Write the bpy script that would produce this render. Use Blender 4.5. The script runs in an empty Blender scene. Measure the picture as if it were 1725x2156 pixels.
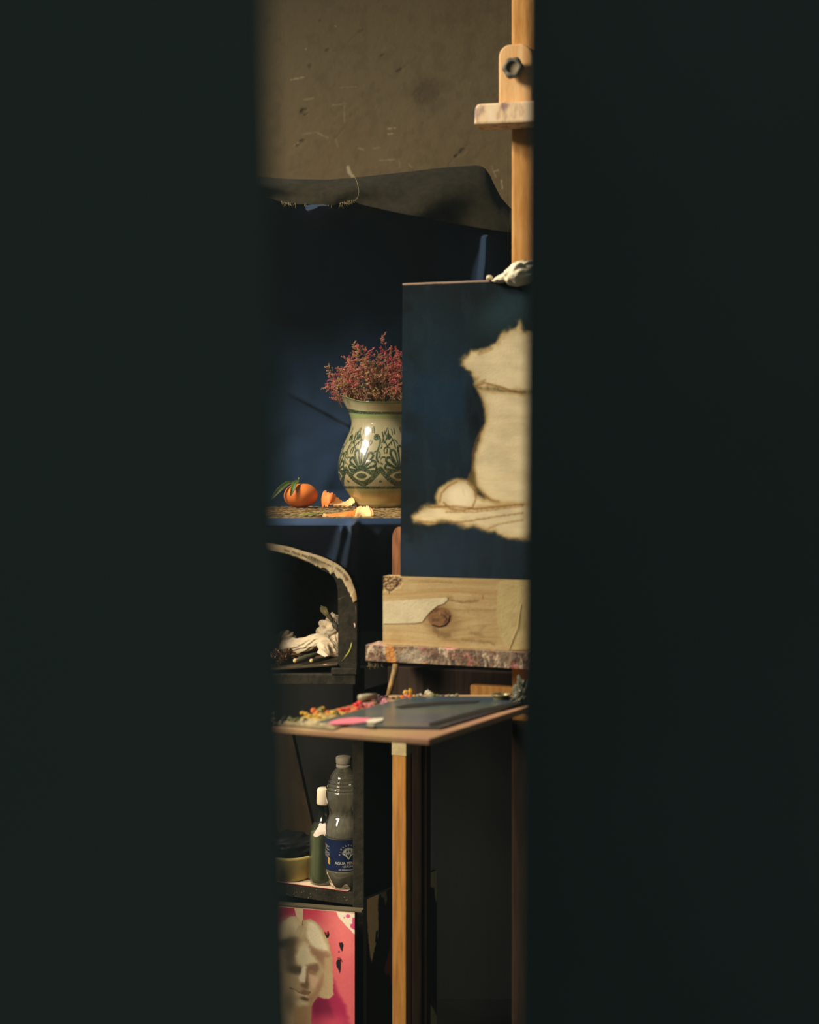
import bpy, bmesh, math, random
import numpy as np
from mathutils import Vector, Matrix, Quaternion

sc = bpy.context.scene
COL = sc.collection
F = 2980.0          # focal length in pixels of the 1725 x 2156 frame
HX, HY = 862.5, 985.0   # vanishing point of the view axis (eye level) in the photo
E = 1.5             # eye height

# ------------------------------------------------------------------ camera
cam = bpy.data.objects.new('camera', bpy.data.cameras.new('camera'))
COL.objects.link(cam)
cam.location = (0, 0, E)
cam.rotation_euler = (math.pi / 2, 0, 0)
cd = cam.data
cd.sensor_fit = 'HORIZONTAL'
cd.sensor_width = 36.0
cd.lens = F / 1725 * 36.0
cd.shift_y = -(1078 - HY) / 1725
cd.clip_start = 0.02
cd.dof.use_dof = True
cd.dof.focus_distance = 3.0
cd.dof.aperture_fstop = 3.6
sc.camera = cam

# ------------------------------------------------------------------ light
world = bpy.data.worlds.new('world'); sc.world = world
world.use_nodes = True
bg = world.node_tree.nodes['Background']
bg.inputs[0].default_value = (0.80, 1.0, 0.95, 1)
bg.inputs[1].default_value = 0.10

def area(name, loc, target, sx, sy, power, col, spread):
    d = bpy.data.lights.new(name, 'AREA'); d.shape = 'RECTANGLE'
    d.size = sx; d.size_y = sy; d.energy = power; d.color = col; d.spread = math.radians(spread)
    o = bpy.data.objects.new(name, d); COL.objects.link(o)
    o.location = loc
    dr = Vector(target) - Vector(loc)
    o.rotation_euler = dr.to_track_quat('-Z', 'Y').to_euler()
    return o
LP = Vector((-1.60, 2.20, E + 1.45)); LT = Vector((0.02, 2.95, E - 0.05))
ldir = (LT - LP).normalized()
lup = Vector((0, 0, 1)) - ldir * ldir.z; lup.normalize()
for k, s in enumerate((0.17, -0.17)):
    p = LP + lup * s
    area('lamp_panel', p, p + ldir, 0.60, 0.23, 17.5, (1.0, 0.88, 0.72), 104)
area('added_low_fill', (-1.25, 1.50, E + 0.45), (-0.14, 2.75, E - 0.80), 0.45, 0.60, 4.6, (1.0, 0.86, 0.68), 52)  # unseen fill light added to brighten the lower shelf and picture

sc.view_settings.view_transform = 'Standard'
sc.view_settings.look = 'None'
sc.view_settings.exposure = 0.0
sc.view_settings.gamma = 1.0
sc.view_settings.use_curve_mapping = False
sc.cycles.use_denoising = True
sc.cycles.max_bounces = 8
sc.cycles.transparent_max_bounces = 24
sc.cycles.sample_clamp_indirect = 4.0

# ------------------------------------------------------------------ helpers
def P(x, y, d):
    return Vector(((x - HX) * d / F, d, E - (y - HY) * d / F))
def scr(v):
    v = np.asarray(v, float)
    return HX + F * v[:, 0] / v[:, 1], HY - F * (v[:, 2] - E) / v[:, 1]
def rayplane(x, y, p0, n):
    d = Vector(((x - HX) / F, 1.0, -(y - HY) / F)); o = Vector((0, 0, E))
    t = (Vector(p0) - o).dot(n) / d.dot(n)
    return o + d * t
def lin(c):
    c = np.asarray(c, float) / 255.0
    return np.where(c <= 0.04045, c / 12.92, ((c + 0.055) / 1.055) ** 2.4)
def L3(r, g, b):
    q = lin((r, g, b)); return (float(q[0]), float(q[1]), float(q[2]), 1)

def tag(o, label=None, cat=None, group=None, kind=None):
    if label: o['label'] = label
    if cat: o['category'] = cat
    if group: o['group'] = group
    if kind: o['kind'] = kind
    return o
def empty(name, loc, label, cat, group=None):
    o = bpy.data.objects.new(name, None); COL.objects.link(o); o.location = loc
    o.empty_display_size = 0.05
    return tag(o, label, cat, group)
def mesh(name, verts, faces, mats, parent=None, smooth=True, fmat=None, cols=None):
    me = bpy.data.meshes.new(name)
    verts = [tuple(v) for v in verts] if not isinstance(verts, np.ndarray) else verts
    off = Vector((0, 0, 0))
    if parent is not None: off = gloc(parent)
    va = np.asarray(verts, float) - np.array(off)
    me.from_pydata(va.tolist(), [], faces)
    if not isinstance(mats, (list, tuple)): mats = [mats]
    for m in mats: me.materials.append(m)
    if smooth: me.polygons.foreach_set('use_smooth', [True] * len(me.polygons))
    if fmat is not None: me.polygons.foreach_set('material_index', fmat)
    if cols is not None:
        ca = me.color_attributes.new('Col', 'FLOAT_COLOR', 'POINT')
        a = np.ones((len(va), 4)); a[:, :3] = cols
        ca.data.foreach_set('color', a.ravel())
    me.update()
    o = bpy.data.objects.new(name, me); COL.objects.link(o)
    if parent is not None: o.parent = parent
    return o
def gloc(o):
    l = Vector(o.location); p = o.parent
    while p is not None: l += p.location; p = p.parent
    return l
def bmobj(name, bm, mats, parent=None, smooth=False):
    vs = [v.co.copy() for v in bm.verts]; bm.verts.index_update()
    fs = [[v.index for v in f.verts] for f in bm.faces]
    fm = [f.material_index for f in bm.faces]
    bm.free()
    return mesh(name, vs, fs, mats, parent, smooth, fm)
def box_bm(origin, ax, ay, az, bev=0.002, seg=2):
    """box spanned by three edge vectors from a corner"""
    bm = bmesh.new()
    o = Vector(origin); v = []
    for k in (0, 1):
        for j in (0, 1):
            for i in (0, 1):
                v.append(bm.verts.new(o + Vector(ax) * i + Vector(ay) * j + Vector(az) * k))
    for f in ((0, 2, 3, 1), (4, 5, 7, 6), (0, 1, 5, 4), (2, 6, 7, 3), (0, 4, 6, 2), (1, 3, 7, 5)):
        bm.faces.new([v[i] for i in f])
    bmesh.ops.recalc_face_normals(bm, faces=bm.faces[:])
    if bev > 0:
        bmesh.ops.bevel(bm, geom=bm.edges[:], offset=bev, segments=seg, profile=0.6, affect='EDGES')
    return bm
def box(name, origin, ax, ay, az, mat, parent=None, bev=0.002, seg=2):
    return bmobj(name, box_bm(origin, ax, ay, az, bev, seg), mat, parent)
def gridf(nu, nv, wrap=False):
    fs = []
    for j in range(nv - 1):
        for i in range(nu - (0 if wrap else 1)):
            a = j * nu + i; b = j * nu + (i + 1) % nu
            fs.append((a, b, b + nu, a + nu))
    return fs
def tube_geo(pts, rad, n=10, cap=True, base=0):
    pts = [Vector(p) for p in pts]; vs = []; fs = []
    if not hasattr(rad, '__len__'): rad = [rad] * len(pts)
    ref = None
    for i, p in enumerate(pts):
        t = (pts[min(i + 1, len(pts) - 1)] - pts[max(i - 1, 0)]).normalized()
        if ref is None:
            ref = Vector((0, 0, 1)) if abs(t.z) < .9 else Vector((1, 0, 0))
        s = t.cross(ref).normalized(); u = s.cross(t).normalized(); ref = u
        for k in range(n):
            a = 2 * math.pi * k / n
            vs.append(p + (s * math.cos(a) + u * math.sin(a)) * rad[i])
    for i in range(len(pts) - 1):
        for k in range(n):
            a = base + i * n + k; b = base + i * n + (k + 1) % n
            fs.append((a, b, b + n, a + n))
    if cap:
        fs.append(tuple(base + k for k in reversed(range(n))))
        fs.append(tuple(base + (len(pts) - 1) * n + k for k in range(n)))
    return vs, fs
def tube(name, pts, rad, mat, parent=None, n=10):
    v, f = tube_geo(pts, rad, n); return mesh(name, v, f, mat, parent)
def lathe(name, prof, center, mat, parent=None, n=48, cap=True, rfun=None):
    """prof: list of (r, z) from bottom to top"""
    vs = []; c = Vector(center)
    for r, z in prof:
        for k in range(n):
            a = 2 * math.pi * k / n
            rr = r * (rfun(a, z) if rfun else 1)
            vs.append(c + Vector((rr * math.cos(a), rr * math.sin(a), z)))
    fs = gridf(n, len(prof), True)
    if cap:
        fs.append(tuple(reversed(range(n))))
        fs.append(tuple((len(prof) - 1) * n + k for k in range(n)))
    return mesh(name, vs, fs, mat, parent)
def lerpprof(pts, n):
    """resample a polyline smoothly (Catmull-Rom)"""
    pts = [np.array(p, float) for p in pts]; out = []
    m = len(pts)
    for i in range(m - 1):
        p0 = pts[max(i - 1, 0)]; p1 = pts[i]; p2 = pts[i + 1]; p3 = pts[min(i + 2, m - 1)]
        for k in range(n):
            t = k / n
            out.append(.5 * ((2 * p1) + (-p0 + p2) * t + (2 * p0 - 5 * p1 + 4 * p2 - p3) * t * t + (-p0 + 3 * p1 - 3 * p2 + p3) * t ** 3))
    out.append(pts[-1]); return out

# numpy noise and painting
def _h(ix, iy, s):
    v = np.sin(ix * 127.1 + iy * 311.7 + s * 74.7) * 43758.5453
    return v - np.floor(v)
def vn(x, y, s=0):
    ix = np.floor(x); iy = np.floor(y); fx = x - ix; fy = y - iy
    fx = fx * fx * (3 - 2 * fx); fy = fy * fy * (3 - 2 * fy)
    a = _h(ix, iy, s); b = _h(ix + 1, iy, s); c = _h(ix, iy + 1, s); d = _h(ix + 1, iy + 1, s)
    return a + (b - a) * fx + (c - a) * fy + (a - b - c + d) * fx * fy
def fbm(x, y, s=0, o=4):
    r = 0; a = .5; t = 0
    for k in range(o):
        r = r + a * vn(x, y, s + k * 7); t += a; a *= .5; x = x * 2.03 + 3.1; y = y * 2.03 + 1.7
    return r / t
def ss(a, b, x):
    t = np.clip((x - a) / (b - a), 0, 1); return t * t * (3 - 2 * t)
def blend(C, m, col):
    C += np.clip(m, 0, 1)[:, None] * (np.asarray(col, float) - C)
def sdl(X, Y, pts):
    d = np.full(X.shape, 1e9)
    for (x0, y0), (x1, y1) in zip(pts[:-1], pts[1:]):
        dx, dy = x1 - x0, y1 - y0; q = dx * dx + dy * dy + 1e-9
        t = np.clip(((X - x0) * dx + (Y - y0) * dy) / q, 0, 1)
        d = np.minimum(d, np.hypot(X - x0 - t * dx, Y - y0 - t * dy))
    return d
def sdp(X, Y, pts):
    """signed distance, negative inside"""
    d = sdl(X, Y, list(pts) + [pts[0]])
    ins = np.zeros(X.shape, bool); n = len(pts); j = n - 1
    for i in range(n):
        xi, yi = pts[i]; xj, yj = pts[j]
        c = ((yi > Y) != (yj > Y)) & (X < (xj - xi) * (Y - yi) / (yj - yi + 1e-12) + xi)
        ins ^= c; j = i
    return np.where(ins, -d, d)
def el(X, Y, cx, cy, rx, ry, rot=0):
    """normalised ellipse radius"""
    c, s = math.cos(math.radians(rot)), math.sin(math.radians(rot))
    u = (X - cx) * c + (Y - cy) * s; v = -(X - cx) * s + (Y - cy) * c
    return np.sqrt((u / rx) ** 2 + (v / ry) ** 2)
def poly(C, X, Y, pts, col, soft=1.5, jit=0, seed=3, a=1.0, js=.12):
    d = sdp(X, Y, pts)
    if jit: d = d + jit * (fbm(X * js, Y * js, seed) - .5) * 2
    blend(C, a * ss(soft, -soft, d), col)
def stroke(C, X, Y, pts, w, col, soft=.8, a=1.0, jit=0, seed=5):
    d = sdl(X, Y, pts)
    if jit: d = d + jit * (fbm(X * .3, Y * .3, seed) - .5) * 2
    blend(C, a * ss(w + soft, w - soft, d), col)
def blob(C, X, Y, cx, cy, rx, ry, col, soft=.3, rot=0, a=1.0):
    blend(C, a * ss(1 + soft, 1 - soft, el(X, Y, cx, cy, rx, ry, rot)), col)

# ------------------------------------------------------------------ materials
def newmat(name):
    m = bpy.data.materials.new(name); m.use_nodes = True
    return m, m.node_tree.nodes, m.node_tree.links, m.node_tree.nodes['Principled BSDF']
def simple(name, col, rough=.7, spec=.3, col2=None, scale=30, stretch=(1, 1, 1), bump=0, bscale=None, sheen=0, metal=0, lo=.35, hi=.65, detail=6):
    m, N, K, b = newmat(name)
    b.inputs['Base Color'].default_value = L3(*col)
    b.inputs['Roughness'].default_value = rough
    b.inputs['Specular IOR Level'].default_value = spec
    b.inputs['Metallic'].default_value = metal
    if sheen: b.inputs['Sheen Weight'].default_value = sheen
    tc = N.new('ShaderNodeTexCoord'); mp = N.new('ShaderNodeMapping')
    K.new(tc.outputs['Object'], mp.inputs[0]); mp.inputs['Scale'].default_value = stretch
    if col2 is not None:
        nz = N.new('ShaderNodeTexNoise'); nz.inputs['Scale'].default_value = scale; nz.inputs['Detail'].default_value = detail
        rp = N.new('ShaderNodeValToRGB')
        rp.color_ramp.elements[0].color = L3(*col); rp.color_ramp.elements[1].color = L3(*col2)
        rp.color_ramp.elements[0].position = lo; rp.color_ramp.elements[1].position = hi
        K.new(mp.outputs[0], nz.inputs['Vector']); K.new(nz.outputs['Fac'], rp.inputs[0]); K.new(rp.outputs[0], b.inputs['Base Color'])
    if bump:
        n2 = N.new('ShaderNodeTexNoise'); n2.inputs['Scale'].default_value = bscale or scale; n2.inputs['Detail'].default_value = 5
        bp = N.new('ShaderNodeBump'); bp.inputs['Strength'].default_value = bump; bp.inputs['Distance'].default_value = .002
        K.new(mp.outputs[0], n2.inputs['Vector']); K.new(n2.outputs['Fac'], bp.inputs['Height']); K.new(bp.outputs[0], b.inputs['Normal'])
    return m
def attrmat(name, rough=.7, spec=.3, bump=0, bscale=200, coat=0, stretch=(1, 1, 1)):
    m, N, K, b = newmat(name)
    a = N.new('ShaderNodeAttribute'); a.attribute_name = 'Col'
    K.new(a.outputs['Color'], b.inputs['Base Color'])
    b.inputs['Roughness'].default_value = rough; b.inputs['Specular IOR Level'].default_value = spec
    b.inputs['Coat Weight'].default_value = coat; b.inputs['Coat Roughness'].default_value = .06
    if bump:
        tc = N.new('ShaderNodeTexCoord'); mp = N.new('ShaderNodeMapping'); mp.inputs['Scale'].default_value = stretch
        n2 = N.new('ShaderNodeTexNoise'); n2.inputs['Scale'].default_value = bscale; n2.inputs['Detail'].default_value = 6
        bp = N.new('ShaderNodeBump'); bp.inputs['Strength'].default_value = bump; bp.inputs['Distance'].default_value = .002
        K.new(tc.outputs['Object'], mp.inputs[0]); K.new(mp.outputs[0], n2.inputs['Vector'])
        K.new(n2.outputs['Fac'], bp.inputs['Height']); K.new(bp.outputs[0], b.inputs['Normal'])
    return m
def clear(name, tint, diff, dcol, ior=1.45, rough=.05, boost=1.0):
    """thin clear plastic / glass shell: see-through, mirror at grazing, a little scatter"""
    m, N, K, b = newmat(name); N.remove(b)
    out = N['Material Output']
    tr = N.new('ShaderNodeBsdfTransparent'); tr.inputs[0].default_value = L3(*tint)
    gl = N.new('ShaderNodeBsdfGlossy'); gl.inputs['Roughness'].default_value = rough; gl.inputs['Color'].default_value = (1, 1, 1, 1)
    df = N.new('ShaderNodeBsdfDiffuse'); df.inputs[0].default_value = L3(*dcol)
    fr = N.new('ShaderNodeFresnel'); fr.inputs[0].default_value = ior
    mu = N.new('ShaderNodeMath'); mu.operation = 'MULTIPLY'; mu.inputs[1].default_value = boost; mu.use_clamp = True
    m1 = N.new('ShaderNodeMixShader'); m1.inputs[0].default_value = diff
    m2 = N.new('ShaderNodeMixShader')
    K.new(tr.outputs[0], m1.inputs[1]); K.new(df.outputs[0], m1.inputs[2])
    K.new(fr.outputs[0], mu.inputs[0]); K.new(mu.outputs[0], m2.inputs[0])
    K.new(m1.outputs[0], m2.inputs[1]); K.new(gl.outputs[0], m2.inputs[2]); K.new(m2.outputs[0], out.inputs[0])
    return m

M_door = simple('dark_painted_door', (104, 113, 111), .9, .05, (98, 108, 105), 3)
M_floor = simple('dark_floor', (30, 29, 26), .9, .05, (24, 24, 22), 8)
M_wall = attrmat('plaster_wall', .9, .15, bump=.35, bscale=90)
M_olive = simple('olive_cloth', (46, 42, 30), .95, .02, (37, 34, 24), 60, bump=.5, bscale=900, sheen=.05)
M_thread = simple('olive_thread', (120, 108, 74), .9, .1)
M_blue2 = simple('dark_blue_cloth', (34, 50, 74), .9, .05, (30, 46, 62), 7, bump=.25, bscale=700, sheen=.04)
M_blue = simple('blue_cloth', (46, 64, 92), .85, .10, (38, 57, 82), 9, bump=.25, bscale=700, sheen=.12)
M_mast = simple('varnished_beech', (206, 154, 88), .5, .15, (186, 128, 62), 26, (6, 6, .8), bump=.15, bscale=60)
M_clamp = simple('pale_beech', (232, 190, 134), .55, .15, (220, 168, 106), 22, (5, 5, 1), bump=.15, bscale=60)
M_leg = simple('orange_pine', (168, 120, 60), .6, .15, (140, 94, 44), 16, (9, 9, .7), bump=.2, bscale=60)
M_darkwood = simple('stained_or_shaded_wood', (54, 40, 29), .7, .15, (38, 28, 21), 14, (8, 8, .7))  # stained wood; its dark tone also stands for shade on the lower mast
M_table = simple('rough_plank', (168, 132, 78), .85, .15, (62, 44, 24), 55, (1, .35, 1), bump=1.0, bscale=140, lo=.40, hi=.62, detail=10)
M_black = simple('black_paint', (54, 50, 38), .6, .2, (36, 34, 26), 50, bump=.5, bscale=120)
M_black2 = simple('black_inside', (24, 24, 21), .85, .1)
M_edge = simple('unlit_edge', (10, 10, 9), .95, .02)  # near black so the panel edges read as unlit
M_knob = simple('black_plastic', (104, 100, 84), .55, .3, (84, 80, 68), 40)
M_knob2 = simple('grey_cap', (112, 100, 74), .7, .2)
M_paper = simple('crumpled_paper', (232, 216, 186), .85, .15, (214, 196, 162), 20, bump=.3, bscale=160)
M_white = simple('white_plastic', (222, 208, 178), .45, .4)
M_sheet = simple('white_sheet', (226, 208, 180), .85, .15, (206, 186, 156), 12)
M_red = simple('red_edge', (170, 40, 46), .6, .3)

# ------------------------------------------------------------------ setting
tag(box('door_1', (-1.02, .462, .02), (.972, .035, 0), (-.0013, .036, 0), (0, 0, 2.1), M_door, None, .003), 'dark door leaf ajar, filling the left of the view', kind='structure')
d1 = bpy.data.objects['door_1']
# the leaf hangs a little out of plumb
me = d1.data
for v in me.vertices:
    v.co.x += .0015 - .030 * (v.co.z - 1.49)
tag(box('wall_front', (.0868, 1.07, 0.0), (1.6, -.25, 0), (.035, .13, 0), (0, 0, 2.6), M_door, None, .004), 'dark partition closing the right of the view', kind='structure')
for v in bpy.data.objects['wall_front'].data.vertices:
    v.co.x += .0075 * (v.co.z - 1.49)
tag(mesh('floor', [(-2.2, -.8, 0), (2.2, -.8, 0), (2.2, 4.1, 0), (-2.2, 4.1, 0), (-2.2, -.8, -.05), (2.2, -.8, -.05), (2.2, 4.1, -.05), (-2.2, 4.1, -.05)],
         [(0, 1, 2, 3), (7, 6, 5, 4), (0, 4, 5, 1), (1, 5, 6, 2), (2, 6, 7, 3), (3, 7, 4, 0)], M_floor, None, False), 'dark studio floor', kind='structure')

def build_wall():
    xs = np.unique(np.concatenate([np.linspace(-2.2, -.52, 12), np.linspace(-.52, .42, 470), np.linspace(.42, 2.2, 12)]))
    zs = np.unique(np.concatenate([np.linspace(0, 2.12, 12), np.linspace(2.12, 2.90, 380), np.linspace(2.9, 3.3, 4)]))
    XX, ZZ = np.meshgrid(xs, zs)
    x = XX.ravel(); z = ZZ.ravel(); Y0 = 4.0
    px = HX + F * x / Y0; py = HY - F * (z - E) / Y0
    dep = .0035 * (fbm(px * .012, py * .012, 2) - .5) + .0020 * (fbm(px * .05, py * .05, 9) - .5) + .0008 * (fbm(px * .25, py * .25, 19) - .5)
    C = np.zeros((len(x), 3)) + np.array([118, 102, 73.])
    blend(C, .6 * ss(.45, .75, fbm(px * .008, py * .006, 31)), (112, 94, 64))
    blend(C, .35 * ss(.5, .7, fbm(px * .06, py * .05, 51)), (100, 86, 60))
    blend(C, ss(1.32, 1.28, z), (40, 42, 38))  # lower wall darkened in colour for the shade behind the table
    # dents and chips
    for cx, cy, rx, ry, dd in ((640, 233, 9, 5, .006), (645, 240, 6, 3, .004), (637, 297, 8, 4, .005), (628, 306, 7, 3, .004), (654, 139, 6, 5, .003), (675, 43, 3, 2, .003),
                               (690, 106, 6, 4, .003), (806, 116, 6, 3, .003), (975, 318, 9, 7, .005), (962, 328, 7, 3, .004), (842, 148, 8, 4, .003), (903, 195, 30, 26, .003), (760, 66, 8, 3, .002)):
        r = el(px, py, cx, cy, rx, ry, -25) + .5 * (fbm(px * .2, py * .2, 3) - .5)
        mk = ss(1.2, .5, r); dep += dd * mk
        blend(C, .30 * mk, (80, 66, 46))
    blend(C, .35 * ss(1.6, .3, el(px, py, 905, 196, 34, 36) + .9 * (fbm(px * .08, py * .08, 6) - .5)), (74, 63, 47))
    for pts in (((700, 300), (730, 262), (742, 240)), ((985, 305), (960, 330), (945, 345)), ((838, 150), (870, 128), (880, 120)), ((690, 112), (720, 104), (755, 66))):
        stroke(C, px, py, pts, .6, (90, 76, 54), 1.4, .35, 2.5)
        dep += .0007 * ss(3, 0, sdl(px, py, pts))
    # pale scratches and chalky marks
    pale = (190, 176, 140)
    for pts, w, a in ((((612, 168), (640, 163)), 1.0, .7), (((640, 210), (660, 207)), 1.2, .4), (((817, 271), (832, 269)), .9, .85), (((817, 282), (827, 281)), .9, .8),
                      (((618, 308), (632, 298)), 1.1, .6), (((636, 283), (665, 278), (690, 290)), 1.0, .4), (((700, 222), (728, 218)), 1.2, .35), (((724, 215), (726, 258)), 1.0, .3),
                      (((706, 292), (712, 310)), .9, .3), (((1038, 362), (1050, 358)), 1.1, .7), (((1056, 380), (1058, 396)), 1.1, .8), (((800, 338), (830, 336)), 1.4, .35), (((840, 335), (843, 352)), 1.0, .3),
                      (((755, 312), (765, 315)), 2.0, .35), (((860, 345), (867, 352)), 1.0, .4), (((716, 184), (750, 182)), 1.0, .3), (((1036, 350), (1044, 372)), .8, .5), (((787, 312), (800, 311)), 1.6, .3),
                      (((644, 103), (645, 104)), 1.2, .9), (((733, 352), (735, 362), (742, 370)), 3.6, .85), (((706, 55), (708, 56)), 1., .5)):
        stroke(C, px, py, pts, w, pale, 1.0, a, 1.6)
    v = np.stack([x, Y0 + dep, z], 1)
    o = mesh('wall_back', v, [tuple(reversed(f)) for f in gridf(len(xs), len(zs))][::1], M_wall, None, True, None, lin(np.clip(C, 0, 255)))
    tag(o, 'brown plaster wall with dents and pale scratches', kind='structure')
build_wall()

# ------------------------------------------------------------------ olive canopy cloth
def curve_at(tab, x):
    return np.interp(x, [t[0] for t in tab], [t[1] for t in tab])
TOP = [(-250, 350), (430, 362), (540, 370), (600, 376), (690, 378), (760, 372), (850, 362), (930, 352), (1000, 347), (1012, 348), (1022, 354), (1032, 368), (1042, 390), (1055, 415), (1075, 438), (1100, 450), (1250, 470)]
BOT = [(-250, 384), (430, 398), (540, 410), (570, 418), (600, 427), (650, 430), (700, 433), (730, 424), (744, 422), (760, 430), (850, 450), (950, 470), (1083, 492), (1250, 512)]
def build_canopy():
    xs = np.concatenate([np.linspace(-250, 500, 60), np.linspace(503, 1250, 260)])
    nv = 60
    vs = []
    for j in range(nv):
        v = j / (nv - 1)
        for i, x in enumerate(xs):
            t = curve_at(TOP, x); b = curve_at(BOT, x)
            fray = 2.5 * (vn(np.array([x * .35]), np.array([3.]), 4)[0] - .5) if 590 < x < 750 else .8 * (vn(np.array([x * .2]), np.array([8.]), 4)[0] - .5)
            if v < .3:      # from the wall forward to the ridge
                s = v / .3
                d = 3.985 - (3.985 - 3.28) * s
                pt = P(x, t, 3.28); z = pt.z - .03 * (1 - s) ** 2
                X = pt.x
                vs.append((X, d, z - .004 * math.sin(s * 3.1 * 3)))
            else:
                s = (v - .3) / .7
                d = 3.28 - .055 * math.sin(min(s * 1.6, 1) * math.pi / 2)
                d += .018 * math.sin((x - 560) * .012 + s * 1.4) * s + .010 * math.sin((x - 980) * .045 + s * 3) * s * float(ss(800, 900, np.array([x]))[0]) * .5
                d += .012 * math.sin(s * 4 + x * .03) * s
                y = t + (b + fray - t) * s
                vs.append(tuple(P(x, y, d)))
    vs = np.array(vs)
    fs = [tuple(reversed(f)) for f in gridf(len(xs), nv)]
    o = mesh('canopy_cloth', vs, fs, M_olive, None)
    sm = o.modifiers.new('thickness', 'SOLIDIFY'); sm.thickness = .0025; sm.offset = -1
    tag(o, 'dark olive cloth with a frayed hem hung out from the wall as a canopy', 'cloth')
    rnd = random.Random(4); V = []; Fs = []
    for k in range(46):
        x = rnd.choice((rnd.uniform(590, 625), rnd.uniform(640, 700), rnd.uniform(715, 745), rnd.uniform(735, 745)))
        y = float(curve_at(BOT, x)) - 1; d = 3.215
        l = rnd.uniform(3, 11); dx = rnd.uniform(-5, 7)
        pts = [P(x, y, d), P(x + dx * .4, y + l * .5, d - .003), P(x + dx, y + l * (.6 + .4 * rnd.random()), d - .004)]
        if rnd.random() < .3: pts.append(P(x + dx + rnd.uniform(-4, 4), y + l + rnd.uniform(-2, 5), d - .002))
        a, b = tube_geo(pts, .00045, 4, True, len(V)); V += a; Fs += b
    tag(mesh('frayed_threads', V, Fs, M_thread, o), kind='stuff')
    th = [P(738, 369, 3.25), P(748, 374, 3.22), P(753, 388, 3.195), P(756, 402, 3.19), P(754, 414, 3.19), P(747, 424, 3.195)]
    tube('loose_thread', [Vector(p) for p in lerpprof(th, 5)], .0006, M_thread, o, 5)
build_canopy()

# ------------------------------------------------------------------ blue backdrop
def build_backdrop():
    xs = np.linspace(300, 1330, 330); ys = np.linspace(380, 1180, 300)
    X, Y = np.meshgrid(xs, ys); x = X.ravel(); y = Y.ravel()
    y = np.maximum(y, np.interp(x, [t[0] for t in TOP], [t[1] for t in TOP]) + 22 + (y - 380) * .01)
    d = np.full(x.shape, 3.72)
    d += .030 * np.sin(x * .018 + y * .004) + .018 * (fbm(x * .006, y * .006, 5) - .5) + .030 * (fbm(x * .016, y * .012, 15, 2) - .5)
    # raised vertical fold at the upper right
    d -= .52 * ss(52, 0, np.abs(x - 1024 - (y - 530) * -.03)) * ss(760, 560, y) * ss(462, 500, y)
    d -= .12 * ss(60, 0, np.abs(x - 975)) * ss(400, 520, y) * ss(680, 600, y)
    # pinch crease that runs down to the jug
    lx = x - 620; ly = y - 838; t = (lx * 115 + ly * 62) / math.hypot(115, 62); n = (-lx * 62 + ly * 115) / math.hypot(115, 62)
    w = ss(-30, 30, t) * ss(175, 120, t)
    d -= .030 * w * ss(1.5, -6.0, n) * ss(-60, 0, n)
    d += .010 * w * ss(9, 0, np.abs(n - 3))
    # soft folds fanning from the pinch at (735, 900)
    for ax, ay, am in ((690, 1010, .010), (640, 950, .009), (620, 900, .006), (655, 1075, .008)):
        dd = sdl(x, y, ((738, 898), (ax, ay)))
        d -= am * np.exp(-(dd / 26) ** 2)
    # billow pushed out past the canopy hem to make a lit spot
    d -= .70 * np.exp(-((x - 670) / 46) ** 2 - ((y - 436) / 24) ** 2) * ss(424, 433, y)
    # lower edge sweeps toward the table back
    d -= .25 * ss(1030, 1120, y) * ss(1300, 1180, y)
    v = np.stack([(x - HX) * d / F, d, E - (y - HY) * d / F], 1)
    o = mesh('backdrop_cloth', v, gridf(len(xs), len(ys)), M_blue2, None)
    tag(o, 'dark blue cloth hanging behind the jug as a backdrop', 'cloth')
build_backdrop()

# ------------------------------------------------------------------ table
TZ = E - .0913
tbl = empty('table', (-.1, 2.9, 0), 'table with a rough weathered wooden top under the jug and tangerine', 'table')
def build_tabletop():
    nx, ny = 300, 150
    x0, x1, y0, y1 = -.365, .55, 2.567, 3.385
    xs = np.linspace(x0, x1, nx); ys = np.linspace(y0, y1, ny)
    X, Y = np.meshgrid(xs, ys); x = X.ravel(); y = Y.ravel()
    z = TZ - .0016 * fbm(x * 60, y * 20, 3) - .0015 * ss(.55, .7, fbm(x * 90, y * 35, 8))
    C = np.zeros((len(x), 3)) + np.array([150, 124, 78.])
    n1 = fbm(x * 130, y * 30, 12); n2 = fbm(x * 300, y * 60, 14)
    blend(C, .85 * ss(.48, .60, n1), (58, 42, 24)); blend(C, .7 * ss(.5, .62, n2), (86, 66, 38)); blend(C, .6 * ss(.6, .7, fbm(x * 210, y * 40, 20)), (196, 172, 120))
    v = np.stack([x, y, z], 1)
    m = attrmat('weathered_tabletop', .85, .2, bump=.8, bscale=260)
    mesh('tabletop', v, gridf(nx, ny), m, tbl, True, None, lin(C))
    box('tabletop_edge', (x0, y0, TZ - .012), (x1 - x0, 0, 0), (0, y1 - y0, 0), (0, 0, .0088), M_table, tbl, .001)
build_tabletop()
for lx, ly in ((-.34, 2.90), (.49, 2.90), (-.34, 3.3), (.49, 3.3)):
    box('leg', (lx, ly, 0), (.045, 0, 0), (0, .045, 0), (0, 0, TZ - .012), M_black, tbl, .003)

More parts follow.
